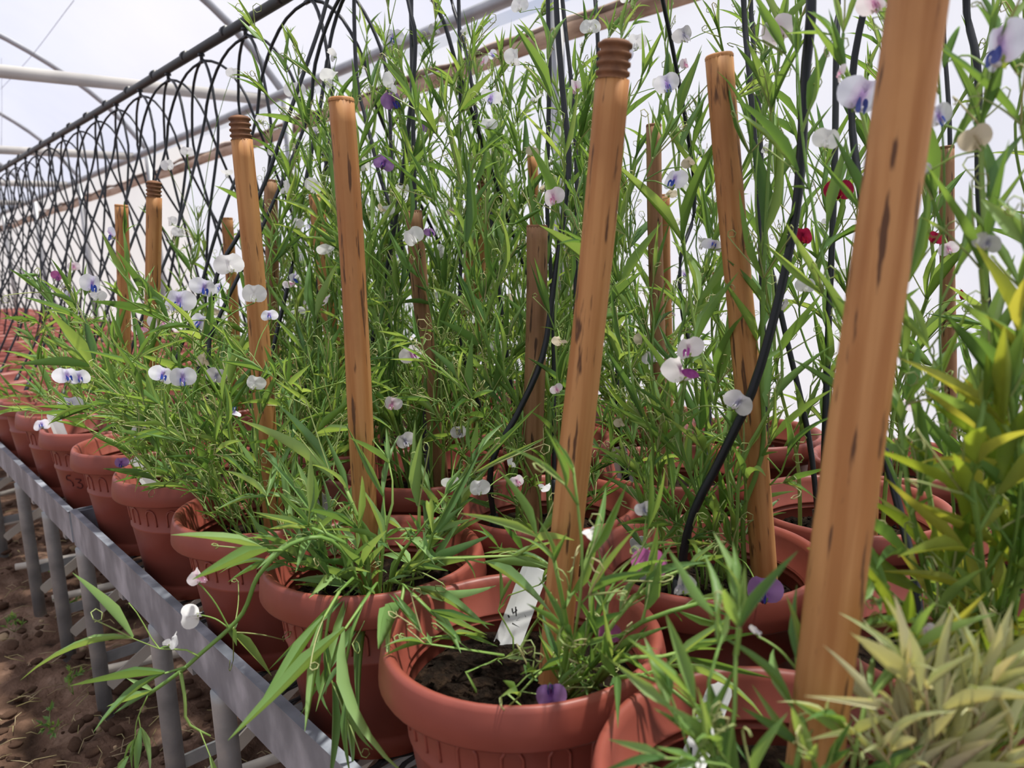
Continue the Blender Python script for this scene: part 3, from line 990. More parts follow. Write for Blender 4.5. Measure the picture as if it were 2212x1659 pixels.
for pxs, d0, d1, rad, lab, kk in CUST:
    n = len(pxs)
    pts = [at(x, y, d0 + (d1 - d0) * i / (n - 1)) for i, (x, y) in enumerate(pxs)]
    p0 = np.array([XP, NY[kk], ZP - 0.047])
    # the lower end goes into the soil of the nearest pot
    e = pts[-1]
    c = min((np.array(pot_pos(r_, k_)) for r_ in range(4) for k_ in range(8)), key=lambda q: np.hypot(*(e[:2] - q)))
    o_ = e[:2] - c
    o_ *= min(1.0, 0.105 / (np.linalg.norm(o_) + 1e-9))
    tgt = np.array([c[0] + o_[0], c[1] + o_[1], SOIL_Z + 0.02])
    if np.linalg.norm(e - tgt) < 0.12 or e[2] < tgt[2] + 0.03: pts[-1] = tgt
    else: pts.append(tgt)
    mid = pts[0] + 0.5 * (p0 - pts[0])
    mid[2] = pts[0][2] + 0.8 * (p0[2] - pts[0][2])
    tube_obj([p0, mid] + pts, 44, rad, lab, 'drip tubes among the plants')

# ================================================================== PLANT LABELS (white plastic tags)
def plant_label(base, top, w, label, face, marks=()):
    base, top = np.asarray(base, float), np.asarray(top, float)
    L = np.linalg.norm(top - base); up = (top - base) / L
    nrm = unit(np.asarray(face, float) - up * np.dot(face, up)); side = np.cross(up, nrm)
    root = empty('plant_label', base)
    tag(root, label, 'plant label', 'white plant labels')
    Rm = np.stack([side, nrm, up], 1)
    mb = MB()
    outl = [(-0.18, 0), (0.18, 0), (0.5, 0.12), (0.5, 0.94), (0.42, 0.985), (0.3, 1.0), (-0.3, 1.0), (-0.42, 0.985), (-0.5, 0.94), (-0.5, 0.12)]
    V = []
    for t in (-0.0007, 0.0007):
        for u, v in outl:
            V.append(Rm @ np.array([u * w, t + 0.25 * w * (u * u), v * L]))
    n = len(outl)
    mb.add(V, [tuple(range(n)), tuple(range(2 * n - 1, n - 1, -1))] + [(i, n + i, n + (i + 1) % n, (i + 1) % n) for i in range(n)])
    mb.obj('tag', mat_label, root, smooth=False)
    if marks:
        mb = MB()
        for st in marks:
            mb.tube([Rm @ np.array([u * w, 0.0010 + 0.25 * w * u * u, v * L]) for u, v in st], 0.0010, 4)
        o = mb.obj('handwriting', mat_ink, root)


tocam = lambda p: CAM - np.asarray(p)


def in_pot(p, r, k, rmax=0.100):
    c = np.array(pot_pos(r, k)); o = p[:2] - c
    o *= min(1.0, rmax / (np.linalg.norm(o) + 1e-9))
    return np.array([c[0] + o[0], c[1] + o[1], SOIL_Z - 0.012])


b = in_pot(onz(1085, 1420, SOIL_Z - 0.012), 0, 1); t = at(1158, 1225, depth(b) + 0.035)
hw = [[(-.3, .50), (-.2, .46), (-.1, .50), (-.2, .53), (-.05, .44)], [(-.35, .42), (-.28, .40)], [(0.0, .40), (.15, .42), (.1, .46), (.02, .41)], [(.2, .50), (.3, .47)], [(-.1, .36), (.2, .35)]]
plant_label(b, t, 0.034, 'white plastic label leaning in the bare dark soil of the near pot', tocam(t), hw)
b = in_pot(onz(1455, 1720, SOIL_Z - 0.012), 0, 0); t = at(1560, 1478, depth(b) + 0.06)
plant_label(b, t, 0.024, 'grey-white label leaning in the pot of the thickest stake', tocam(t), [[(-.25, .40), (-.15, .34), (-.1, .28)], [(-.05, .33), (.15, .36), (.25, .33)]])
b = in_pot(onz(128, 975, SOIL_Z + 0.01), 0, 6); t = at(112, 890, depth(b) - 0.02)
plant_label(b, t, 0.030, 'white label with a small hole standing in the pot numbered 53', tocam(t), [[(-.05, .86), (.05, .86), (.05, .84), (-.05, .84), (-.05, .86)]])
b = in_pot(onz(1360, 1060, SOIL_Z), 2, 2); t = at(1335, 965, depth(b) - 0.01)
plant_label(b, t, 0.032, 'bright white label with a dark squiggle beside a cut pot rim behind the threaded stake', tocam(t), [[(-.1, .34), (.1, .31), (.0, .26)], [(.1, .26), (.25, .24)]])
b = in_pot(onz(298, 1040, SOIL_Z + 0.02), 0, 4); t = at(285, 992, depth(b) - 0.02)
plant_label(b, t, 0.030, 'short white label in the sunlit pot at the bench edge', tocam(t))
b = in_pot(onz(1372, 1235, SOIL_Z), 1, 1); t = at(1375, 1160, depth(b) - 0.01)
plant_label(b, t, 0.024, 'narrow white label near the mauve flower', tocam(t))
b = in_pot(onz(705, 1110, SOIL_Z), 0, 3); t = at(706, 1090, depth(b))
plant_label(b, t + np.array([0, 0, 0.02]), 0.028, 'stub of a grey label under the broad pale leaves', tocam(t))

# ================================================================== PEA PLANTS
def leaf_shape(bend, twist, fold=0.16, n=7, blunt=False):
    """unit leaf: length 1 along +Y, width 1 along X, curls towards -Z"""
    V, Fc = [], []
    for i in range(n):
        t = i / (n - 1)
        w = 0.5 * min(1.0, (t / 0.30 + 0.02) ** 0.7) * min(1.0, ((1 - t) / 0.62) ** 0.8)
        if i == n - 1: w = 0.012
        if i == 0: w = 0.12
        a = bend * t
        y = math.sin(a) / bend if abs(bend) > 1e-3 else t
        z = -(1 - math.cos(a)) / bend if abs(bend) > 1e-3 else 0
        tw = twist * t
        for s in (-1, 0, 1):
            x = s * w
            zz = fold * abs(s) * w * 0.10
            V.append((x * math.cos(tw), y, z + zz + x * math.sin(tw) * 0.10))
    for i in range(n - 1):
        for j in range(2):
            a = i * 3 + j
            Fc.append((a, a + 1, a + 4, a + 3))
    return np.array(V), Fc


LEAF_VARS = [leaf_shape(b_, tw, fd) for b_, tw, fd in ((0.10, 0.3, 1.5), (0.3, -0.5, 2.0), (0.55, 0.6, 1.5), (-0.2, 0.4, 2.0), (0.2, 1.4, 1.5), (0.9, -0.4, 1.5), (0.05, -1.2, 2.5), (-0.1, 0.2, 3.0))]
LEAF_F = np.array(LEAF_VARS[0][1])
_leaf_mesh = {}


def leaf_mesh(v, mat):
    key = (v, mat.name)
    if key not in _leaf_mesh:
        _leaf_mesh[key] = mesh_from('leaf', LEAF_VARS[v][0], LEAF_VARS[v][1], mat)
    return _leaf_mesh[key]


# ---- flowers
def flower_meshes():
    # standard petal (banner): two broad lobes, notched at the top
    mb = MB()
    nr, na = 4, 22
    V = [(0, 0, 0.26)]
    for i in range(1, nr + 1):
        for j in range(na):
            a = 2 * math.pi * j / na
            up = math.sin(a)
            R = 0.47 + 0.05 * abs(math.cos(a)) - 0.12 * math.exp(-((a - math.pi / 2) / 0.30) ** 2) - 0.16 * math.exp(-((a - 1.5 * math.pi) / 0.55) ** 2)
            r = R * i / nr
            x, z = r * math.cos(a), 0.26 + r * up * 0.82
            y = 0.42 * abs(x) ** 1.6 + 0.10 * (z - 0.2) - 0.05 * (abs(x) < 0.04) + 0.018 * math.sin(a * 5) * (i / nr) ** 2
            V.append((x, y, z))
    Fc = [(0, 1 + j, 1 + (j + 1) % na) for j in range(na)]
    for i in range(nr - 1):
        for j in range(na):
            b = 1 + i * na
            Fc.append((b + j, b + na + j, b + na + (j + 1) % na, b + (j + 1) % na))
    mb.add(V, Fc)
    banner = (np.array(mb.V), mb.F)
    # wing petals: a pair of cupped ovals projecting forward
    mb = MB()
    for s in (-1, 1):
        V = []
        for i in range(5):
            for j in range(10):
                a = 2 * math.pi * j / 10
                r = i / 4
                u, v = r * math.cos(a) * 0.11, r * math.sin(a) * 0.17
                V.append((s * (0.035 + 0.05 * math.cos(r * 1.3) * (1 - r * 0.4) + 0.35 * abs(u)), -0.13 + v * 0.75 - 0.02, 0.10 + v * 0.5 + u * 0.9))
        Fc = [(i * 10 + j, i * 10 + (j + 1) % 10, (i + 1) * 10 + (j + 1) % 10, (i + 1) * 10 + j) for i in range(4) for j in range(10)]
        mb.add(V, Fc)
    wings = (np.array(mb.V), mb.F)
    # keel: a small upturned boat
    mb = MB()
    mb.tube(spline([(0, 0.02, 0.0), (0, -0.10, -0.01), (0, -0.19, 0.05), (0, -0.20, 0.12)], 8), [0.02, 0.05, 0.06, 0.062, 0.058, 0.045, 0.03, 0.01], 6, flat=0.7)
    keel = (np.array(mb.V), mb.F)
    # calyx: cup with five pointed teeth
    mb = MB()
    V = [(0, 0.05, -0.09)]
    for j in range(10):
        a = 2 * math.pi * j / 10
        V.append((0.075 * math.cos(a), 0.02 + 0.075 * math.sin(a), -0.02))
    for j in range(10):
        a = 2 * math.pi * j / 10
        r, z = (0.16, 0.11) if j % 2 == 0 else (0.10, 0.02)
        V.append((r * math.cos(a), 0.03 + r * math.sin(a), z))
    Fc = [(0, 1 + (j + 1) % 10, 1 + j) for j in range(10)] + [(1 + j, 1 + (j + 1) % 10, 11 + (j + 1) % 10, 11 + j) for j in range(10)]
    mb.add(V, Fc)
    calyx = (np.array(mb.V), mb.F)
    return banner, wings, keel, calyx


BAN, WIN, KEE, CAL = flower_meshes()
_fm = {}


def flower_mesh(part, data, mat):
    key = (part, mat.name)
    if key not in _fm:
        _fm[key] = mesh_from(part, data[0], data[1], mat)
    return _fm[key]


CAL_ME = mesh_from('calyx', CAL[0], CAL[1], mat_calyx)


def pod_mesh():
    mb = MB()
    zs = np.linspace(0, 1, 11)
    mb.tube([(0.10 * math.sin(z * math.pi), 0, z) for z in zs], [max(0.012, 0.15 * math.sin(math.pi * min(1, z * 0.95 + 0.03)) ** 0.6) for z in zs], 8, flat=0.45, flatdir=(0, 1, 0))
    return mb.mesh('seed_pod', mat_pod)


POD = pod_mesh()


ALLPOTS = np.array([pot_pos(r_, k_) for r_ in range(4) for k_ in range(10)])
SA = np.array([a for a, _, _ in STAKES]); SB = np.array([b_ for _, b_, _ in STAKES]); SR = np.array([r_ for _, _, r_ in STAKES])


def stake_push(P, gap=0.003):
    """offset that takes each point out of any stake it lies in"""
    P = np.asarray(P, float)
    ab = SB - SA
    t = np.clip(((P[:, None] - SA) * ab).sum(2) / (ab * ab).sum(1), 0, 1)
    v = P[:, None] - (SA + t[..., None] * ab)
    d = np.linalg.norm(v, axis=2)
    need = np.maximum(0, SR * 1.05 + gap - d)
    return (v / (d[..., None] + 1e-9) * need[..., None]).sum(1)


def pot_wall(P, pad=0.0):
    """which points lie inside the plastic of a pot"""
    P = np.asarray(P, float)
    d = np.linalg.norm(P[:, None, :2] - ALLPOTS, axis=2).min(1)
    z = P[:, 2]
    rim = (z > HR - 0.046) & (z < HR + 0.002 + pad) & (d > 0.128) & (d < 0.166 + pad)
    body = (z > ZT) & (z <= HR - 0.046) & (d > 0.110) & (d < 0.142 + pad)
    return rim | body


def clear_path(P, r):
    """lift a stem over rims, hold it off pot sides, the front rail and stakes"""
    P = np.array(P, float)
    for _ in range(3):
        dv = P[:, None, :2] - ALLPOTS
        d = np.linalg.norm(dv, axis=2); k = d.argmin(1); dm = d[np.arange(len(P)), k]
        u = dv[np.arange(len(P)), k] / (dm[:, None] + 1e-9)
        z = P[:, 2]
        rim = (z > HR - 0.075) & (z < HR + 0.003 + r) & (dm > 0.120) & (dm < 0.168 + r)
        P[rim, 2] = HR + 0.004 + r
        low = (z <= HR - 0.075) & (z > ZT) & (dm > 0.105) & (dm < 0.170 + r)
        P[low, :2] += u[low] * (0.172 + r - dm[low])[:, None]
        P += stake_push(P, r + 0.002)
        rail = (P[:, 2] < ZT + 0.092 + r) & (P[:, 2] > 0.30) & (P[:, 0] > XL - 0.012 - r) & (P[:, 0] < XL + 0.03)
        P[rail, 0] = XL - 0.012 - r
    return P


class Plant:
    def __init__(self, r, k, label, leafmat=None, stemmat=None, singles=True, base=None, group='pea plants in the pots', name='pea_plant', cat='plant'):
        x, y = pot_pos(r, k)
        self.base = np.array([x, y, SOIL_Z]) if base is None else np.asarray(base, float)
        self.root = empty(name, self.base)
        tag(self.root, label, cat, group)
        self.leafmat = leafmat or mat_leaf
        self.stemmat = stemmat or mat_stem
        self.leaves = []          # (4x3 basis+loc, variant)
        self.tend = MB()
        self.nodes = []           # stem points for attaching flowers
        self.singles = singles
        self.rng = np.random.default_rng(1000 + r * 131 + k * 17 + (0 if base is None else 7))
        self.nflow = 0

    def leaf(self, p, d, L, W, up=None):
        g = self.rng
        d = unit(d)
        if up is None:
            up = unit(np.array([0, 0, 1]) + g.normal(0, 0.45, 3))
        s = np.cross(d, up)
        if np.linalg.norm(s) < 0.15: s = np.cross(d, unit(g.normal(0, 1, 3)))
        s = unit(s); n_ = np.cross(s, d)
        self.leaves.append((np.stack([s * W * 0.88, d * L, n_ * L], 1), np.array(p, float), int(g.integers(0, 8)), L * W))

    def tendril(self, p, d, L):
        g = self.rng
        d = unit(d)
        for _ in range(int(g.integers(1, 4))):
            e = unit(d + g.normal(0, 0.35, 3))
            s = unit(np.cross(e, g.normal(0, 1, 3))); w = np.cross(e, s)
            n_ = 14
            cr = g.uniform(0.0035, 0.008)
            pts = []
            ll = L * g.uniform(0.5, 1.0)
            bend = g.uniform(-0.3, 0.3)
            for i in range(n_):
                t = i / (n_ - 1)
                if t < 0.6:
                    pts.append(p + e * ll * t + s * bend * ll * t * t)
                else:
                    a = (t - 0.6) / 0.4 * g.choice([4.5, 6.5, 9.0])if False else (t - 0.6) / 0.4 * 6.0
                    c = p + e * ll * 0.6 + s * bend * ll * 0.36
                    pts.append(c + e * cr * math.sin(a) + s * cr * (1 - math.cos(a)) + w * 0.004 * (t - 0.6) / 0.4)
            self.tend.tube(pts, np.linspace(0.0012, 0.0006, n_), 3, cap=False)

    def stem(self, pts, r0=0.0026, r1=0.0012, leafL=0.10, leafW=0.0095, start=0.12, gap=0.062, tend=0.6, tip=True, stip=True, n=None, droop=0.0, ang=0.55, pair=1.0):
        """one winged stem with alternate leaves (petiole, pair of leaflets, tendril)"""
        g = self.rng
        pts = np.asarray(pts, float)
        L = np.linalg.norm(np.diff(pts, axis=0), axis=1).sum()
        n = n or max(8, int(L / 0.03))
        P = spline(pts, n)
        P[1:] = clear_path(P, r0 * 0.8)[1:]
        mb = MB()
        B = self.base
        mb.tube(P - B, np.linspace(r0, r1, n) * g.uniform(.9, 1.1), 5, flat=0.45, flatdir=unit(g.normal(0, 1, 3) + [0, 0, 0.3]))
        cum = np.concatenate([[0], np.cumsum(np.linalg.norm(np.diff(P, axis=0), axis=1))])
        s = start * L + g.uniform(0, gap)
        az = g.uniform(0, 6.28)
        while s < L - 0.005:
            i = min(np.searchsorted(cum, s), n - 1)
            p = P[i]; t = unit(P[min(i + 1, n - 1)] - P[max(i - 1, 0)])
            self.nodes.append(p)
            az += math.pi + g.normal(0, 0.5)
            u = unit(np.cross(t, [0.3, 0.2, 0.93])) if abs(t[2]) < 0.97 else np.array([1.0, 0, 0])
            v = np.cross(t, u)
            o = u * math.cos(az) + v * math.sin(az)
            f = 0.80 + 0.30 * min(1, (s / L) * 1.6) if s < 0.75 * L else 1.10 - 1.5 * (s / L - 0.75)
            ll, ww = leafL * f * g.uniform(0.75, 1.2), leafW * g.uniform(0.75, 1.25) * (0.7 + 0.3 * f)
            d = unit(t * math.cos(ang) + o * math.sin(ang) + np.array([0, 0, 0.25 - droop]))
            pet = ll * g.uniform(0.15, 0.35)
            q = p + d * pet
            mb.tube([p - B, p + d * pet * .5 - B, q - B], [r1 * 1.2, r1 * 1.0, r1 * 0.9], 4, cap=False, flat=0.5)
            x = unit(np.cross(d, o + g.normal(0, .3, 3)))
            sp = g.uniform(0.18, 0.5)
            self.leaf(q, d + x * sp - [0, 0, droop * .6], ll, ww)
            if g.uniform() < pair:
                self.leaf(q, d - x * sp - [0, 0, droop * .6], ll * g.uniform(.85, 1.1), ww)
            if g.uniform() < tend:
                self.tendril(q, d + [0, 0, 0.25], ll * g.uniform(0.8, 1.5))
            if stip and g.uniform() < 0.45:
                self.leaf(p, unit(t * 0.5 + o * 0.8), ll * 0.28, ww * 0.8)
            s += gap * g.uniform(0.75, 1.3)
        if tip:
            t = unit(P[-1] - P[-2])
            for _ in range(3):
                self.leaf(P[-1] - t * 0.008, t + g.normal(0, 0.28, 3), leafL * g.uniform(.35, .7), leafW * 0.7)
            self.nodes.append(P[-1])
        link('stem', mb.mesh('stem', self.stemmat), self.root)

    def grow(self, nst, top, lean=(0, 0), spread=0.22, hmin=0.45, wander=0.035, **kw):
        """nst stems from the soil to heights up to top (z from the lens)"""
        g = self.rng
        H = top + CAM[2] - self.base[2]
        for i in range(nst):
            a, rr = g.uniform(0, 6.28), 0.07 * math.sqrt(g.uniform())
            p = self.base + [rr * math.cos(a), rr * math.sin(a), -0.012]
            h = H * (hmin + (1 - hmin) * g.uniform() ** 0.8)
            out = unit(np.array([math.cos(a), math.sin(a), 0]) + g.normal(0, .4, 3) * [1, 1, 0])
            m = 6
            pts = [p]
            for j in range(1, m + 1):
                t = j / m
                q = p + np.array([lean[0], lean[1], 0]) * (h / H) * t ** 1.5 + out * spread * t ** 1.4 * g.uniform(0.7, 1.0) * (h / H) + np.array([0, 0, h * t])
                q += g.normal(0, wander, 3) * [1, 1, 0.3] * t
                pts.append(q)
            self.stem(pts, **kw)

    def flower(self, p, kind, size, face=None, up=None, peduncle=True):
        """p: throat position; size: banner width in metres; face: direction the flower looks"""
        g = self.rng
        p = np.asarray(p, float)
        face = unit(face if face is not None else tocam(p) + g.normal(0, 0.6, 3) * np.linalg.norm(tocam(p)))
        up = unit(up if up is not None else np.array([0, 0, 1]) + g.normal(0, 0.25, 3))
        side = unit(np.cross(up, face)); up = np.cross(face, side)
        Rm = Matrix(((-side[0], -face[0], up[0]), (-side[1], -face[1], up[1]), (-side[2], -face[2], up[2]))).to_4x4()
        # axes: local +X -> -side, local -Y -> face, local +Z -> up
        loc = p - up * 0.2 * size - self.base
        bm, wm = PET[kind]
        o = link('flower', flower_mesh('flower', BAN, bm), self.root)
        o.matrix_local = Matrix.Translation(loc) @ Rm @ Matrix.Diagonal((size, size * g.uniform(.8, 1.6), size * g.uniform(.98, 1.15), 1))
        wing_mat = wm or bm
        w = link('wing_petals', flower_mesh('wing_petals', WIN, wing_mat), o)
        w.scale = (1.15, 1.0, 1.1)
        if kind != 'wilted':
            link('keel', flower_mesh('keel', KEE, PET['white'][0] if kind in ('white', 'blue', 'magenta', 'pink', 'lilac', 'grey') else bm), o)
        link('calyx', CAL_ME, o)
        if peduncle and self.nodes:
            b_ = p - up * 0.29 * size - face * 0.05 * size
            nd = np.array(self.nodes)
            dd = np.linalg.norm(nd - b_, axis=1) + 0.6 * np.maximum(0, nd[:, 2] - b_[2])
            q = nd[int(np.argmin(dd))]
            mb = MB()
            lift = np.array([0, 0, 0.18 * np.linalg.norm(q - b_)])
            mb.tube(spline([q, (q * .6 + b_ * .4) + lift * .6, (q * .25 + b_ * .75) + lift * .4, b_], 9) - self.base, np.linspace(0.0010, 0.0008, 9), 4, cap=False)
            link('flower_stalk', mb.mesh('flower_stalk', self.stemmat), self.root)
        self.nflow += 1

    def pod(self, p, L, d):
        d = unit(d)
        o = link('seed_pod', POD, self.root)
        o.matrix_local = Matrix.Translation(np.asarray(p) - self.base) @ Vector(d).to_track_quat('Z', 'Y').to_matrix().to_4x4() @ Matrix.Scale(L, 4)
        nd = np.array(self.nodes)
        q = nd[int(np.argmin(np.linalg.norm(nd - p, axis=1)))]
        mb = MB(); mb.tube(spline([q, (q + p) / 2 + np.array([0, 0, .01]), p + d * 0.004], 7) - self.base, 0.0009, 4, cap=False)
        link('pod_stalk', mb.mesh('pod_stalk', self.stemmat), self.root)

    def finish(self):
        B = self.base
        lv = []
        if self.leaves:                       # bend leaves away from stakes and pot plastic
            P0 = np.array([p for _, p, _, _ in self.leaves]); Y = np.array([A[:, 1] for A, _, _, _ in self.leaves]); Y0 = Y.copy()
            L_ = np.linalg.norm(Y, axis=1)[:, None]
            for _ in range(8):
                mv = np.zeros_like(Y)
                for f in (0.25, 0.5, 0.75, 1.0):
                    q = P0 + Y * f
                    mv += stake_push(q) * 1.3 / f
                    mv[pot_wall(q), 2] += 0.22 * L_[pot_wall(q), 0] 
                if not mv.any(): break
                Y = Y + mv
                Y *= L_ / np.linalg.norm(Y, axis=1)[:, None]
            for (A, p, v, a_), y0, y1 in zip(self.leaves, Y0, Y):
                if not np.allclose(y0, y1):
                    R_ = np.array(Vector(y0).rotation_difference(Vector(y1)).to_matrix())
                    A = R_ @ A
                lv.append((A, p, v, a_))
        lv = sorted(lv, key=lambda a: -a[3])
        ns = 0
        if self.singles:
            ns = min(len(lv), 295)
            for A, p, v, _ in lv[:ns]:
                o = bpy.data.objects.new('leaf', leaf_mesh(v, self.leafmat))
                sc.collection.objects.link(o)
                o.parent = self.root
                q = p - B
                o.matrix_local = Matrix(((A[0, 0], A[0, 1], A[0, 2], q[0]), (A[1, 0], A[1, 1], A[1, 2], q[1]), (A[2, 0], A[2, 1], A[2, 2], q[2]), (0, 0, 0, 1)))
        rest = lv[ns:]
        if rest:
            nv = len(LEAF_VARS[0][0])
            V = np.concatenate([(LEAF_VARS[v][0] @ A.T) + (p - B) for A, p, v, _ in rest])
            Fc = np.concatenate([LEAF_F + i * nv for i in range(len(rest))])
            me = bpy.data.meshes.new('small_leaves')
            me.from_pydata(V.tolist(), [], Fc.tolist())
            me.materials.append(self.leafmat)
            me.polygons.foreach_set('use_smooth', [True] * len(me.polygons))
            o = link('small_leaves', me, self.root)
            o['kind'] = 'stuff'
        if self.tend.V:
            V = np.array(self.tend.V) - B
            o = link('tendrils', mesh_from('tendrils', V, self.tend.F, mat_tendril), self.root)
            o['kind'] = 'stuff'


def px_path(lst):
    return [at(x, y, d) for x, y, d in lst]


PL = {}
# --- far and middle plants: (row, k): stems, top height above the lens, lean, spread, leaf length, leaf width
TALL = {
    (1, 2): (9, 0.36, (0.02, 0.03), 0.16, 0.085, 0.0085),
    (1, 3): (15, 0.46, (0.0, 0.05), 0.20, 0.085, 0.0085),
    (1, 4): (15, 0.53, (0.08, -0.08), 0.13, 0.085, 0.0085),
    (1, 5): (12, 0.40, (0.03, -0.03), 0.13, 0.08, 0.008),
    (1, 6): (9, 0.18, (0.0, -0.03), 0.15, 0.08, 0.008),
    (2, 1): (5, 0.46, (0.06, 0.05), 0.18, 0.10, 0.010),
    (2, 2): (7, 0.52, (0.0, 0.03), 0.20, 0.09, 0.009),
    (2, 3): (16, 0.62, (0.0, 0.0), 0.22, 0.085, 0.0085),
    (2, 4): (16, 0.66, (0.0, 0.0), 0.22, 0.085, 0.0085),
    (2, 5): (14, 0.60, (0.0, 0.0), 0.20, 0.08, 0.008),
    (2, 6): (9, 0.27, (0.0, -0.03), 0.14, 0.08, 0.008),
    (3, 1): (5, 0.55, (0.0, 0.05), 0.18, 0.10, 0.010),
    (3, 2): (4, 0.60, (0.0, 0.0), 0.20, 0.09, 0.009),
    (3, 3): (11, 0.66, (0.0, 0.0), 0.22, 0.085, 0.0085),
    (3, 4): (14, 0.70, (0.0, 0.0), 0.22, 0.085, 0.0085),
    (3, 5): (13, 0.66, (0.0, 0.0), 0.20, 0.08, 0.008),
    (3, 6): (9, 0.34, (0.0, 0.0), 0.18, 0.08, 0.008),
}
TLAB = {
    (1, 2): 'leafy pea plant around the short sawn stake',
    (1, 3): 'tall pea plant around the ragged short stake',
    (1, 4): 'tall dense pea plant behind the plain orange stake',
    (2, 1): 'airy pea plant with red flowers behind the thickest stake',
    (2, 2): 'tall pea plant around the thin brown stake',
    (3, 1): 'tall pea plant close to the white wall behind the thickest stake',
}
for (r, k), (ns, top, lean, spread, lL, lW) in TALL.items():
    dep = depth((*pot_pos(r, k), 0.9))
    lab = TLAB.get((r, k), 'tall thin-leaved pea plant with white flowers ' + ROWN[r])
    p = Plant(r, k, lab, singles=dep < 1.5)
    p.grow(ns, top, lean, spread, hmin=0.42, leafL=lL * 1.12, leafW=lW * 0.80, tend=0.9, gap=0.09, ang=0.42, r0=0.0040, r1=0.0018)
    # low bushy shoots that hide the pots
    if (r, k) not in ((2, 1), (3, 1)):
        p.grow(max(7, int(ns * 0.95)), -0.10, (0, 0), 0.24, hmin=0.35, leafL=lL * 0.85, leafW=lW * 0.58, tend=0.9, gap=0.05, ang=0.65)
    PL[(r, k)] = p
# empty-ish fringe beyond the dense block
for (r, k, ns, top) in ((1, 7, 5, -0.24), (2, 7, 5, -0.15), (3, 7, 5, -0.06)):
    p = Plant(r, k, 'small loose pea plant at the far end, ' + ROWN[r], singles=False)
    p.grow(ns, top, (0, 0), 0.2, leafL=0.08, leafW=0.008, gap=0.055)
    PL[(r, k)] = p

# --- the bench-edge row
p = Plant(0, 3, 'bushy pea plant with white and blue flowers in the bench-edge pot with the threaded stake')
p.grow(14, -0.02, (-0.05, 0.03), 0.22, hmin=0.5, leafL=0.09, leafW=0.0075, gap=0.065, tend=0.8)
p.grow(24, -0.16, (-0.03, 0), 0.22, hmin=0.4, leafL=0.08, leafW=0.0058, gap=0.05, tend=0.9)
PL[(0, 3)] = p
p = Plant(0, 4, 'pea plant leaning over the bench edge with many white and blue flowers', singles=True)
p.grow(9, -0.05, (-0.12, 0.06), 0.20, hmin=0.45, leafL=0.09, leafW=0.0075, gap=0.07, tend=0.8)
p.grow(6, -0.22, (-0.10, 0.0), 0.2, hmin=0.4, leafL=0.08, leafW=0.007, gap=0.06)
PL[(0, 4)] = p
p = Plant(0, 5, 'pea plant in the corner pot leaning out beside the threaded stake', singles=False)
p.grow(8, -0.08, (-0.08, 0.05), 0.18, hmin=0.45, leafL=0.085, leafW=0.0075, gap=0.07)
p.grow(3, -0.26, (-0.05, 0.0), 0.18, hmin=0.4, leafL=0.08, leafW=0.007, gap=0.06)
PL[(0, 5)] = p
p = Plant(0, 6, 'sparse pea plant in the pot numbered 53', singles=False)
p.grow(4, -0.10, (-0.05, 0.05), 0.18, hmin=0.45, leafL=0.085, leafW=0.0075, gap=0.07)
PL[(0, 6)] = p
for k, ns, top in ((7, 7, -0.27), (8, 5, -0.30)):
    p = Plant(0, k, 'small thin-leaved pea plant sprawling over the bench edge', singles=False, group='small plants past the numbered pot')
    p.grow(ns, top, (-0.10, 0), 0.24, hmin=0.5, leafL=0.08, leafW=0.007, gap=0.045)
    PL[(0, k)] = p

# hand-placed shoots of the leaning plants
def rooted(plant, pts, rmax=0.05):
    q = pts[0][:2] - plant.base[:2]
    q = q * min(1.0, rmax / (np.linalg.norm(q) + 1e-9))
    return [np.array([plant.base[0] + q[0], plant.base[1] + q[1], SOIL_Z - 0.012])] + list(pts[1:])


def shoots(plant, paths, **kw):
    for pth in paths:
        plant.stem(rooted(plant, px_path(pth)), **kw)


shoots(PL[(0, 4)], [
    [(430, 1040, 1.62), (330, 930, 1.50), (250, 870, 1.45), (195, 790, 1.42), (180, 700, 1.42), (185, 630, 1.42)],
    [(440, 1040, 1.62), (360, 900, 1.50), (300, 800, 1.45), (290, 700, 1.45), (275, 600, 1.45), (268, 500, 1.45)],
    [(430, 1030, 1.62), (380, 960, 1.50), (300, 860, 1.45), (220, 800, 1.42), (150, 740, 1.40), (110, 650, 1.40)],
    [(450, 1030, 1.62), (480, 900, 1.55), (510, 760, 1.5), (560, 640, 1.5), (590, 520, 1.5)],
], leafL=0.105, leafW=0.0100, gap=0.085, r0=0.0040, r1=0.0020)

# low pale plant with broad leaves: pot (0,2)
p = Plant(0, 2, 'low spreading pea plant with broad pale green leaves trailing over the bench edge', leafmat=mat_leaf_blue)
SH = dict(leafL=0.13, leafW=0.0108, gap=0.08, r0=0.0046, r1=0.0022, ang=0.6)
shoots(p, [
    [(800, 1260, 1.08), (790, 1180, 1.05), (770, 1110, 1.04), (745, 1050, 1.04)],
    [(810, 1260, 1.08), (830, 1160, 1.06), (850, 1070, 1.06), (838, 990, 1.08)],
    [(820, 1260, 1.08), (860, 1210, 1.02), (920, 1130, 1.0), (970, 1060, 1.0)],
    [(810, 1255, 1.08), (760, 1190, 1.0), (700, 1150, 0.98), (660, 1135, 0.98)],
    [(830, 1250, 1.08), (900, 1220, 0.98), (1000, 1205, 0.92), (1120, 1200, 0.90)],
], **SH)
shoots(p, [
    [(800, 1260, 1.08), (770, 1250, 0.98), (720, 1300, 0.92), (700, 1400, 0.91)],
    [(815, 1262, 1.08), (810, 1270, 0.97), (770, 1330, 0.90), (745, 1440, 0.89)],
    [(820, 1262, 1.08), (850, 1255, 0.97), (900, 1290, 0.90), (940, 1330, 0.88)],
], **{**SH, 'droop': 0.8})
p.grow(12, -0.30, (0, 0), 0.16, hmin=0.4, leafL=0.07, leafW=0.012, gap=0.035, tend=0.4)
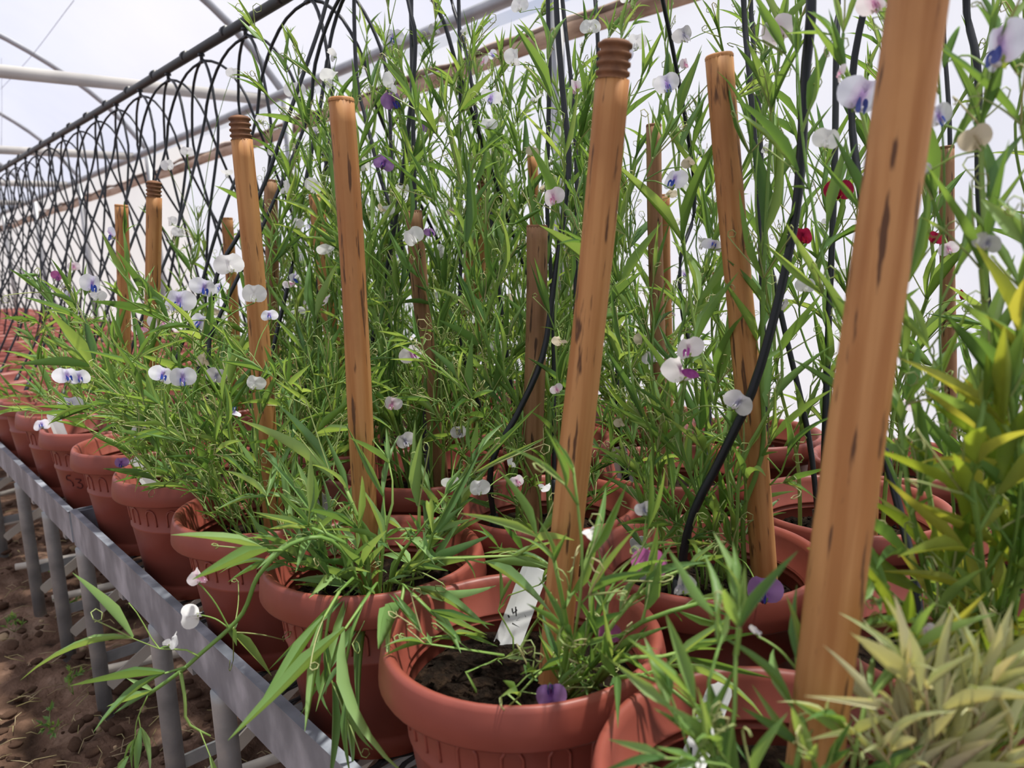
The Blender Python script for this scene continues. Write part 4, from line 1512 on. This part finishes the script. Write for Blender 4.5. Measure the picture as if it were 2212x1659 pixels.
# the vine that hangs over the front rail
p.stem(rooted(p, px_path([(800, 1255, 1.06), (730, 1180, 0.96), (640, 1170, 0.93), (560, 1240, 0.93), (520, 1330, 0.94), (430, 1415, 0.95), (390, 1450, 0.96), (320, 1500, 0.97)])),
       leafL=0.11, leafW=0.012, gap=0.105, r0=0.0036, r1=0.0030, start=0.42, n=40, ang=0.9)
p.stem(px_path([(430, 1418, 0.95), (390, 1400, 0.95), (345, 1402, 0.95), (300, 1330, 0.95), (278, 1302, 0.95)]), leafL=0.10, leafW=0.009, gap=0.07, start=0.3, r0=0.0026, tip=False)
p.stem(px_path([(390, 1450, 0.96), (400, 1510, 0.95), (405, 1560, 0.95), (455, 1590, 0.95)]), leafL=0.11, leafW=0.010, gap=0.06, start=0.4, droop=0.7, tip=False)
p.stem(px_path([(320, 1500, 0.97), (295, 1560, 0.97), (292, 1610, 0.97)]), leafL=0.06, leafW=0.010, gap=0.035, start=0.3, droop=0.3)
PL[(0, 2)] = p

# near bare-soil pot (0,1)
p = Plant(0, 1, 'green pea plant with a purple flower hanging over the rim of the bare-soil pot')
p.base_shift = 0
SH1 = dict(leafL=0.075, leafW=0.0082, gap=0.050, r0=0.0036, r1=0.0020, ang=0.7)
shoots(p, [
    [(1215, 1450, 0.84), (1225, 1380, 0.80), (1215, 1300, 0.78), (1195, 1200, 0.77)],
    [(1230, 1450, 0.84), (1290, 1340, 0.80), (1330, 1250, 0.79), (1390, 1180, 0.80)],
    [(1235, 1455, 0.84), (1330, 1380, 0.78), (1420, 1330, 0.76), (1520, 1300, 0.76)],
    [(1240, 1455, 0.84), (1330, 1430, 0.76), (1420, 1420, 0.73), (1500, 1400, 0.72)],
    [(1220, 1450, 0.84), (1290, 1400, 0.78), (1360, 1300, 0.77), (1430, 1250, 0.78), (1500, 1220, 0.80)],
    [(1225, 1450, 0.84), (1250, 1320, 0.72), (1258, 1200, 0.70), (1248, 1090, 0.70), (1238, 1010, 0.70)],
    [(1250, 1455, 0.84), (1350, 1460, 0.74), (1440, 1480, 0.70), (1500, 1530, 0.68)],
], **SH1)
p.grow(6, -0.34, (0.06, -0.03), 0.09, hmin=0.4, leafL=0.055, leafW=0.0075, gap=0.04, tend=0.5)
PL[(0, 1)] = p

# second row near pots
p = Plant(1, 1, 'pea plant of many thin stems around the knotted stake')
p.grow(6, 0.42, (0.02, 0.02), 0.13, hmin=0.35, leafL=0.10, leafW=0.0075, gap=0.09, tend=0.9, ang=0.45, r0=0.0036)
p.grow(11, -0.18, (0, 0), 0.12, hmin=0.4, leafL=0.07, leafW=0.0065, gap=0.05, tend=0.7)
shoots(p, [
    [(1640, 1240, 1.05), (1640, 900, 1.0), (1650, 600, 0.95), (1665, 300, 0.93), (1690, 60, 0.92)],
    [(1620, 1240, 1.05), (1560, 950, 1.05), (1500, 700, 1.05), (1470, 450, 1.05), (1440, 200, 1.06)],
    [(1600, 1240, 1.05), (1500, 1050, 1.0), (1470, 950, 0.98), (1475, 850, 0.96), (1480, 790, 0.95)],
], leafL=0.12, leafW=0.011, gap=0.095, r0=0.0042, r1=0.002)
PL[(1, 1)] = p
p = Plant(1, 0, 'broad-leaved yellowing pea plant with lilac flowers behind the thickest stake', leafmat=mat_leaf)
shoots(p, [
    [(2100, 1420, 0.74), (2090, 1200, 0.70), (2110, 900, 0.66), (2130, 600, 0.64), (2120, 300, 0.63), (2150, 60, 0.62)],
    [(2120, 1420, 0.74), (2150, 1150, 0.68), (2190, 850, 0.64), (2230, 500, 0.62), (2200, 150, 0.62)],
    [(2080, 1420, 0.74), (2020, 1150, 0.74), (1960, 800, 0.74), (1900, 450, 0.75), (1860, 240, 0.75), (1790, 60, 0.75)],
    [(2090, 1420, 0.74), (2060, 1100, 0.72), (2030, 750, 0.70), (2040, 400, 0.70), (2020, 50, 0.70)],
    [(2100, 1420, 0.74), (2000, 1200, 0.78), (1900, 950, 0.80), (1800, 650, 0.82), (1740, 350, 0.83), (1720, 100, 0.84)],
    [(2090, 1430, 0.74), (1980, 1330, 0.66), (1900, 1290, 0.62), (1860, 1180, 0.60)],
    [(2140, 1430, 0.74), (2180, 1250, 0.66), (2220, 1050, 0.62), (2215, 850, 0.60)],
], leafL=0.09, leafW=0.0095, gap=0.062, r0=0.0036, r1=0.0020, ang=0.55, tend=0.9, start=0.30)
shoots(p, [
    [(2130, 1420, 0.74), (2190, 1180, 0.62), (2200, 980, 0.58), (2170, 800, 0.57)],
    [(2130, 1420, 0.74), (2230, 1150, 0.60), (2260, 850, 0.57), (2230, 550, 0.56)],
    [(2080, 1420, 0.74), (1990, 1200, 0.68), (1960, 1050, 0.66), (1945, 900, 0.66)],
], leafL=0.085, leafW=0.0135, gap=0.050, r0=0.0036, r1=0.0022, ang=0.6, tend=0.5, start=0.32)
PL[(1, 0)] = p
p = Plant(2, 0, 'tall pea plant with fine leaves beside the yellowing plant near the wall')
p.grow(11, 0.45, (-0.02, 0.10), 0.16, hmin=0.4, leafL=0.10, leafW=0.009, gap=0.08, tend=0.8, ang=0.5)
p.grow(7, -0.1, (-0.02, 0.04), 0.18, hmin=0.4, leafL=0.08, leafW=0.008, gap=0.06)
PL[(2, 0)] = p
p = Plant(1, 0, 'yellow-green broad-leaved shoot fading at the foot of the lilac-flowered plant', leafmat=mat_leaf_yellow, base=(0.905, 0.235, SOIL_Z), group='yellowing plants')
shoots(p, [
    [(2150, 1450, 0.76), (2110, 1250, 0.72), (2120, 1100, 0.70), (2150, 960, 0.69)],
    [(2160, 1450, 0.76), (2190, 1250, 0.66), (2180, 1050, 0.63), (2160, 840, 0.62)],
    [(2150, 1450, 0.76), (2120, 1200, 0.62), (2100, 1030, 0.58), (2130, 850, 0.57)],
    [(2170, 1450, 0.76), (2210, 1150, 0.62), (2190, 950, 0.58), (2210, 760, 0.57)],
    [(2150, 1460, 0.76), (2060, 1380, 0.70), (2030, 1280, 0.68), (2010, 1200, 0.68)],
], leafL=0.085, leafW=0.017, gap=0.036, r0=0.0042, r1=0.0026, ang=0.75, tend=0.2)
p.finish()

# pot (0,0): dark green shoots and the straw-coloured dried clump
p = Plant(0, 0, 'dark green pea plant in the pot of the thickest stake')
shoots(p, [
    [(1560, 1800, 0.56), (1500, 1660, 0.55), (1470, 1560, 0.55), (1440, 1480, 0.56)],
    [(1570, 1800, 0.56), (1570, 1640, 0.54), (1590, 1520, 0.54), (1590, 1400, 0.55), (1600, 1300, 0.56)],
    [(1580, 1800, 0.56), (1540, 1620, 0.54), (1530, 1480, 0.54), (1560, 1370, 0.55)],
    [(1700, 1800, 0.56), (1745, 1600, 0.56), (1775, 1480, 0.57), (1800, 1420, 0.57), (1840, 1330, 0.58), (1870, 1280, 0.58)],
    [(1600, 1810, 0.56), (1620, 1700, 0.53), (1560, 1650, 0.52), (1480, 1640, 0.52)],
    [(1690, 1810, 0.56), (1760, 1690, 0.54), (1800, 1640, 0.53)],
    [(1700, 1800, 0.56), (1850, 1560, 0.55), (1930, 1450, 0.55), (1990, 1400, 0.56)],
], leafL=0.062, leafW=0.0095, gap=0.042, r0=0.0032, r1=0.0018, ang=0.7)
PL[(0, 0)] = p
p = Plant(0, 0, 'dried straw-yellow pea clump in front of the yellowing plant', leafmat=mat_leaf_dry, stemmat=mat_stem_dry, base=(0.580, 0.232, SOIL_Z), group='dried plants', name='dried_pea_plant')
rg = np.random.default_rng(5)
for i in range(22):
    x0 = rg.uniform(1880, 2060); x1 = rg.uniform(1780, 2210); y1 = rg.uniform(1430, 1640)
    dd = rg.uniform(0.50, 0.60)
    p.stem(rooted(p, px_path([(x0, 1800, 0.58), ((x0 + x1) / 2 + rg.uniform(-25, 25), (1800 + y1) / 2, 0.56), (x1, y1, dd)]), 0.03), leafL=0.070, leafW=0.0060, gap=0.045, start=0.35, r0=0.0022, r1=0.0010, tend=0.08, stip=False, ang=0.40)
p.finish()
p = Plant(0, 0, 'pale yellow-green pea shoot between the dried clump and the green leaves', leafmat=mat_leaf_yellow, base=(0.600, 0.285, SOIL_Z), group='yellowing plants')
for i in range(9):
    x0 = rg.uniform(1950, 2100); x1 = rg.uniform(1950, 2260); y1 = rg.uniform(1380, 1560)
    p.stem(rooted(p, px_path([(x0, 1790, 0.60), ((x0 + x1) / 2, (1790 + y1) / 2, 0.59), (x1, y1, rg.uniform(.55, .62))]), 0.03), leafL=0.06, leafW=0.008, gap=0.036, start=0.3, r0=0.0022, r1=0.0010, tend=0.2, stip=False, ang=0.55)
p.finish()

# ================================================================== FLOWERS
# (px, py, banner width px, kind, plant, depth)
FL = [
    (198, 618, 46, 'blue', (0, 4), 1.42), (386, 655, 60, 'blue', (0, 4), 1.40), (440, 624, 50, 'blue', (0, 4), 1.45), (497, 575, 56, 'white', (0, 3), 1.30), (476, 622, 34, 'blue', (0, 4), 1.6),
    (350, 694, 46, 'pink', (0, 4), 1.42), (146, 815, 50, 'blue', (0, 4), 1.42), (172, 818, 40, 'blue', (0, 4), 1.44), (152, 878, 46, 'blue', (0, 4), 1.44), (318, 930, 48, 'blue', (0, 4), 1.5),
    (298, 876, 38, 'wilted', (0, 4), 1.48), (395, 820, 48, 'blue', (0, 3), 1.30), (350, 813, 46, 'blue', (0, 3), 1.32), (466, 815, 38, 'grey', (0, 3), 1.35), (550, 830, 38, 'white', (0, 3), 1.2),
    (505, 890, 28, 'blue', (0, 3), 1.3), (548, 640, 46, 'white', (0, 3), 1.28), (302, 712, 34, 'pink', (0, 5), 1.7), (322, 745, 30, 'white', (0, 5), 1.75), (430, 698, 38, 'blue', (0, 4), 1.55),
    (440, 780, 32, 'wilted', (0, 3), 1.35), (582, 683, 32, 'blue', (0, 3), 1.25), (634, 602, 24, 'blue', (1, 4), 1.6), (635, 197, 42, 'white', (1, 5), 1.9), (710, 170, 42, 'white', (1, 4), 1.7),
    (708, 540, 40, 'white', (1, 4), 1.5), (615, 408, 36, 'white', (1, 5), 1.8), (677, 406, 38, 'white', (1, 4), 1.6), (240, 508, 32, 'lilac', (0, 5), 1.8), (124, 598, 24, 'mauve', (0, 6), 1.9),
    (160, 578, 22, 'pink', (0, 6), 1.9), (364, 360, 26, 'white', (1, 6), 2.1), (405, 330, 24, 'white', (1, 6), 2.1), (565, 258, 30, 'white', (1, 5), 1.95), (502, 160, 28, 'white', (1, 6), 2.1),
    (262, 1002, 26, 'violet', (0, 4), 1.5), (150, 640, 34, 'lilac', (0, 5), 1.85), (590, 330, 26, 'white', (1, 5), 1.9), (370, 480, 24, 'white', (1, 6), 2.1), (385, 505, 24, 'white', (1, 6), 2.1),
    (490, 375, 24, 'white', (1, 6), 2.1), (640, 485, 26, 'white', (1, 5), 1.8), (210, 640, 30, 'white', (0, 5), 1.8), (90, 920, 30, 'blue', (0, 7), 2.2),
    (850, 85, 40, 'blue', (1, 4), 1.65), (845, 182, 44, 'white', (1, 4), 1.6), (850, 222, 42, 'violet', (1, 4), 1.65), (828, 355, 40, 'violet', (1, 4), 1.6), (928, 278, 32, 'violet', (2, 4), 1.8),
    (718, 120, 30, 'white', (1, 5), 1.9), (1005, 66, 28, 'white', (2, 3), 1.7), (940, 66, 28, 'grey', (2, 4), 1.8), (1122, 15, 34, 'white', (2, 3), 1.65), (1060, 213, 40, 'blue', (1, 3), 1.5),
    (1055, 270, 34, 'white', (2, 3), 1.6), (1157, 215, 28, 'white', (2, 3), 1.6), (1275, 60, 40, 'white', (2, 3), 1.6), (1196, 430, 44, 'pink', (1, 2), 1.2), (895, 515, 42, 'white', (1, 3), 1.4),
    (870, 415, 34, 'white', (1, 4), 1.55), (930, 503, 26, 'violet', (1, 4), 1.6), (890, 768, 46, 'magenta', (1, 3), 1.3), (847, 875, 36, 'pink', (1, 3), 1.3), (877, 955, 38, 'grey', (1, 3), 1.3),
    (992, 937, 32, 'grey', (1, 3), 1.3), (973, 1045, 34, 'white', (1, 2), 1.1), (1035, 1058, 40, 'white', (1, 2), 1.08), (1118, 1042, 32, 'pink', (1, 2), 1.15), (1175, 1052, 32, 'white', (1, 2), 1.1),
    (1105, 1000, 32, 'white', (1, 2), 1.2), (1210, 738, 32, 'wilted', (1, 2), 1.15), (1203, 842, 26, 'pink', (1, 2), 1.15), (1455, 393, 54, 'blue', (1, 1), 1.05), (1348, 122, 38, 'lilac', (2, 2), 1.4),
    (1375, 96, 38, 'white', (2, 2), 1.4), (1478, 78, 42, 'grey', (2, 2), 1.35), (1442, 185, 48, 'blue', (1, 1), 1.08), (1480, 140, 26, 'pink', (1, 1), 1.08), (1490, 352, 30, 'wilted', (1, 1), 1.05),
    (1420, 180, 26, 'white', (2, 2), 1.4), (825, 452, 26, 'wilted', (1, 4), 1.6), (1150, 330, 26, 'wilted', (2, 3), 1.6), (1245, 190, 34, 'pink', (2, 2), 1.45), (1010, 275, 28, 'white', (2, 3), 1.7),
    (1487, 757, 60, 'magenta', (1, 1), 0.95), (1472, 803, 76, 'magenta', (1, 1), 0.93), (1592, 872, 58, 'grey', (1, 1), 0.95), (1682, 72, 66, 'pink', (1, 1), 0.92), (1890, 8, 64, 'pink', (1, 0), 0.75),
    (1858, 215, 88, 'lilac', (1, 0), 0.75), (2162, 112, 112, 'lilac', (1, 0), 0.62), (2030, 255, 52, 'blue', (1, 0), 0.70), (1785, 305, 52, 'white', (1, 0), 0.83), (2112, 305, 60, 'wilted', (1, 0), 0.64),
    (1812, 415, 54, 'crimson', (2, 1), 1.05), (1735, 515, 42, 'crimson', (2, 1), 1.05), (2020, 517, 32, 'crimson', (2, 1), 1.1), (1551, 593, 20, 'crimson', (2, 1), 1.2), (1540, 530, 42, 'blue', (1, 1), 1.05),
    (2132, 527, 52, 'grey', (1, 0), 0.65), (1990, 372, 38, 'grey', (1, 0), 0.7), (1740, 620, 38, 'white', (2, 1), 1.05), (1970, 876, 38, 'pink', (2, 1), 1.0), (2080, 640, 28, 'crimson', (2, 1), 1.1),
    (1815, 160, 36, 'pink', (1, 0), 0.78), (1690, 660, 34, 'grey', (2, 1), 1.1), (1660, 320, 34, 'white', (2, 1), 1.15), (2050, 540, 36, 'pink', (2, 1), 1.0),
    (1405, 1222, 70, 'mauve', (0, 1), 0.78), (1475, 1268, 54, 'grey', (0, 1), 0.80), (1650, 1283, 68, 'violet', (1, 1), 0.90), (1310, 1372, 52, 'mauve', (0, 1), 0.78), (1190, 1495, 58, 'violet', (0, 1), 0.74),
    (2010, 1375, 52, 'pink', (0, 0), 0.58), (1840, 1285, 44, 'white', (0, 0), 0.58), (1635, 1365, 32, 'grey', (0, 0), 0.60), (1278, 1150, 36, 'white', (0, 1), 0.72), (1390, 1185, 34, 'white', (0, 1), 0.80),
    (2150, 1430, 60, 'wilted', (1, 0), 0.66), (1392, 1102, 38, 'grey', (0, 1), 0.80), (428, 1248, 42, 'pink', (0, 2), 0.93), (418, 1330, 46, 'white', (0, 2), 0.94), (370, 1385, 42, 'white', (0, 2), 0.95),
    (1340, 915, 26, 'wilted', (1, 1), 1.1), (1575, 205, 30, 'white', (2, 2), 1.35),
]
for (x, y, s, kind, key, d) in FL:
    pl = PL[key]
    if s >= 26 and x > 0 and y < 1100:
        d *= 0.94          # flowers stand proud of the leaves on their stalks
    pos = at(x, y, d)
    f = tocam(pos)
    nf = np.linalg.norm(f)
    g = pl.rng
    amt = 0.35 if s >= 45 else 0.8
    if (x, y) == (1190, 1495): up = np.array([0.2, 0.1, -1.0])
    elif (x, y) == (1405, 1222): up = np.array([0.15, -0.1, 1.0])
    else: up = None
    pl.flower(pos, kind, 1.12 * s * d / F, f / nf + g.normal(0, amt, 3) * [1, 1, 0.5], up)
# smaller flowers scattered through the tall crowd
gg = np.random.default_rng(77)
for key, num in (((2, 3), 6), ((2, 4), 7), ((2, 5), 6), ((2, 6), 4), ((3, 2), 4), ((3, 3), 6), ((3, 4), 7), ((3, 5), 6), ((3, 6), 4), ((1, 5), 4), ((1, 6), 4), ((2, 2), 4), ((1, 3), 4), ((1, 4), 4), ((3, 1), 3), ((1, 2), 3)):
    pl = PL[key]
    nd = [q for q in pl.nodes if q[2] > 0.95]
    for _ in range(num):
        if not nd: break
        q = nd[int(gg.integers(0, len(nd)))] + gg.normal(0, 0.03, 3)
        pl.flower(q, gg.choice(['white', 'white', 'white', 'blue', 'pink', 'wilted', 'grey']), gg.uniform(0.026, 0.036))
# pods
for (x, y, L, key, d, dr) in ((42, 595, 0.05, (0, 4), 1.42, (0.4, -0.9, 0)), (1110, 485, 0.05, (1, 2), 1.25, (0.6, -0.5, 0.4)), (1000, 650, 0.05, (1, 3), 1.35, (0.5, -0.5, 0.5)), (2040, 145, 0.035, (1, 0), 0.66, (0.3, -0.2, 1)),
                              (1275, 690, 0.06, (1, 2), 1.1, (0.7, -0.6, 0.1)), (740, 190, 0.04, (1, 5), 1.9, (0, 0, -1)), (150, 690, 0.035, (0, 4), 1.42, (0.3, 0.1, -1)), (465, 690, 0.03, (0, 3), 1.3, (0.1, 0, -1))):
    PL[key].pod(at(x, y, d), L, dr)
for pl in PL.values():
    pl.finish()

# a few green weeds sprouting from the soil by the legs
for i, (x, y, s) in enumerate(((130, 1245, 0.03), (158, 1495, 0.06), (118, 1585, 0.035), (30, 1360, 0.035), (150, 1318, 0.03))):
    b_ = onz(x, y, 0.004)
    w = Plant(0, 0, 'small green weed seedling on the bare soil by the bench legs', base=b_, singles=True, group='weeds on the soil', name='weed', cat='weed')
    w.rng = np.random.default_rng(i)
    for j in range(4):
        w.stem([b_ - [0, 0, 0.008], b_ + [w.rng.normal(0, .01), w.rng.normal(0, .01), s * .5], b_ + [w.rng.normal(0, .025), w.rng.normal(0, .025), s]], r0=0.001, r1=0.0006, leafL=0.022, leafW=0.010, gap=0.02, tend=0, stip=False)
    w.finish()
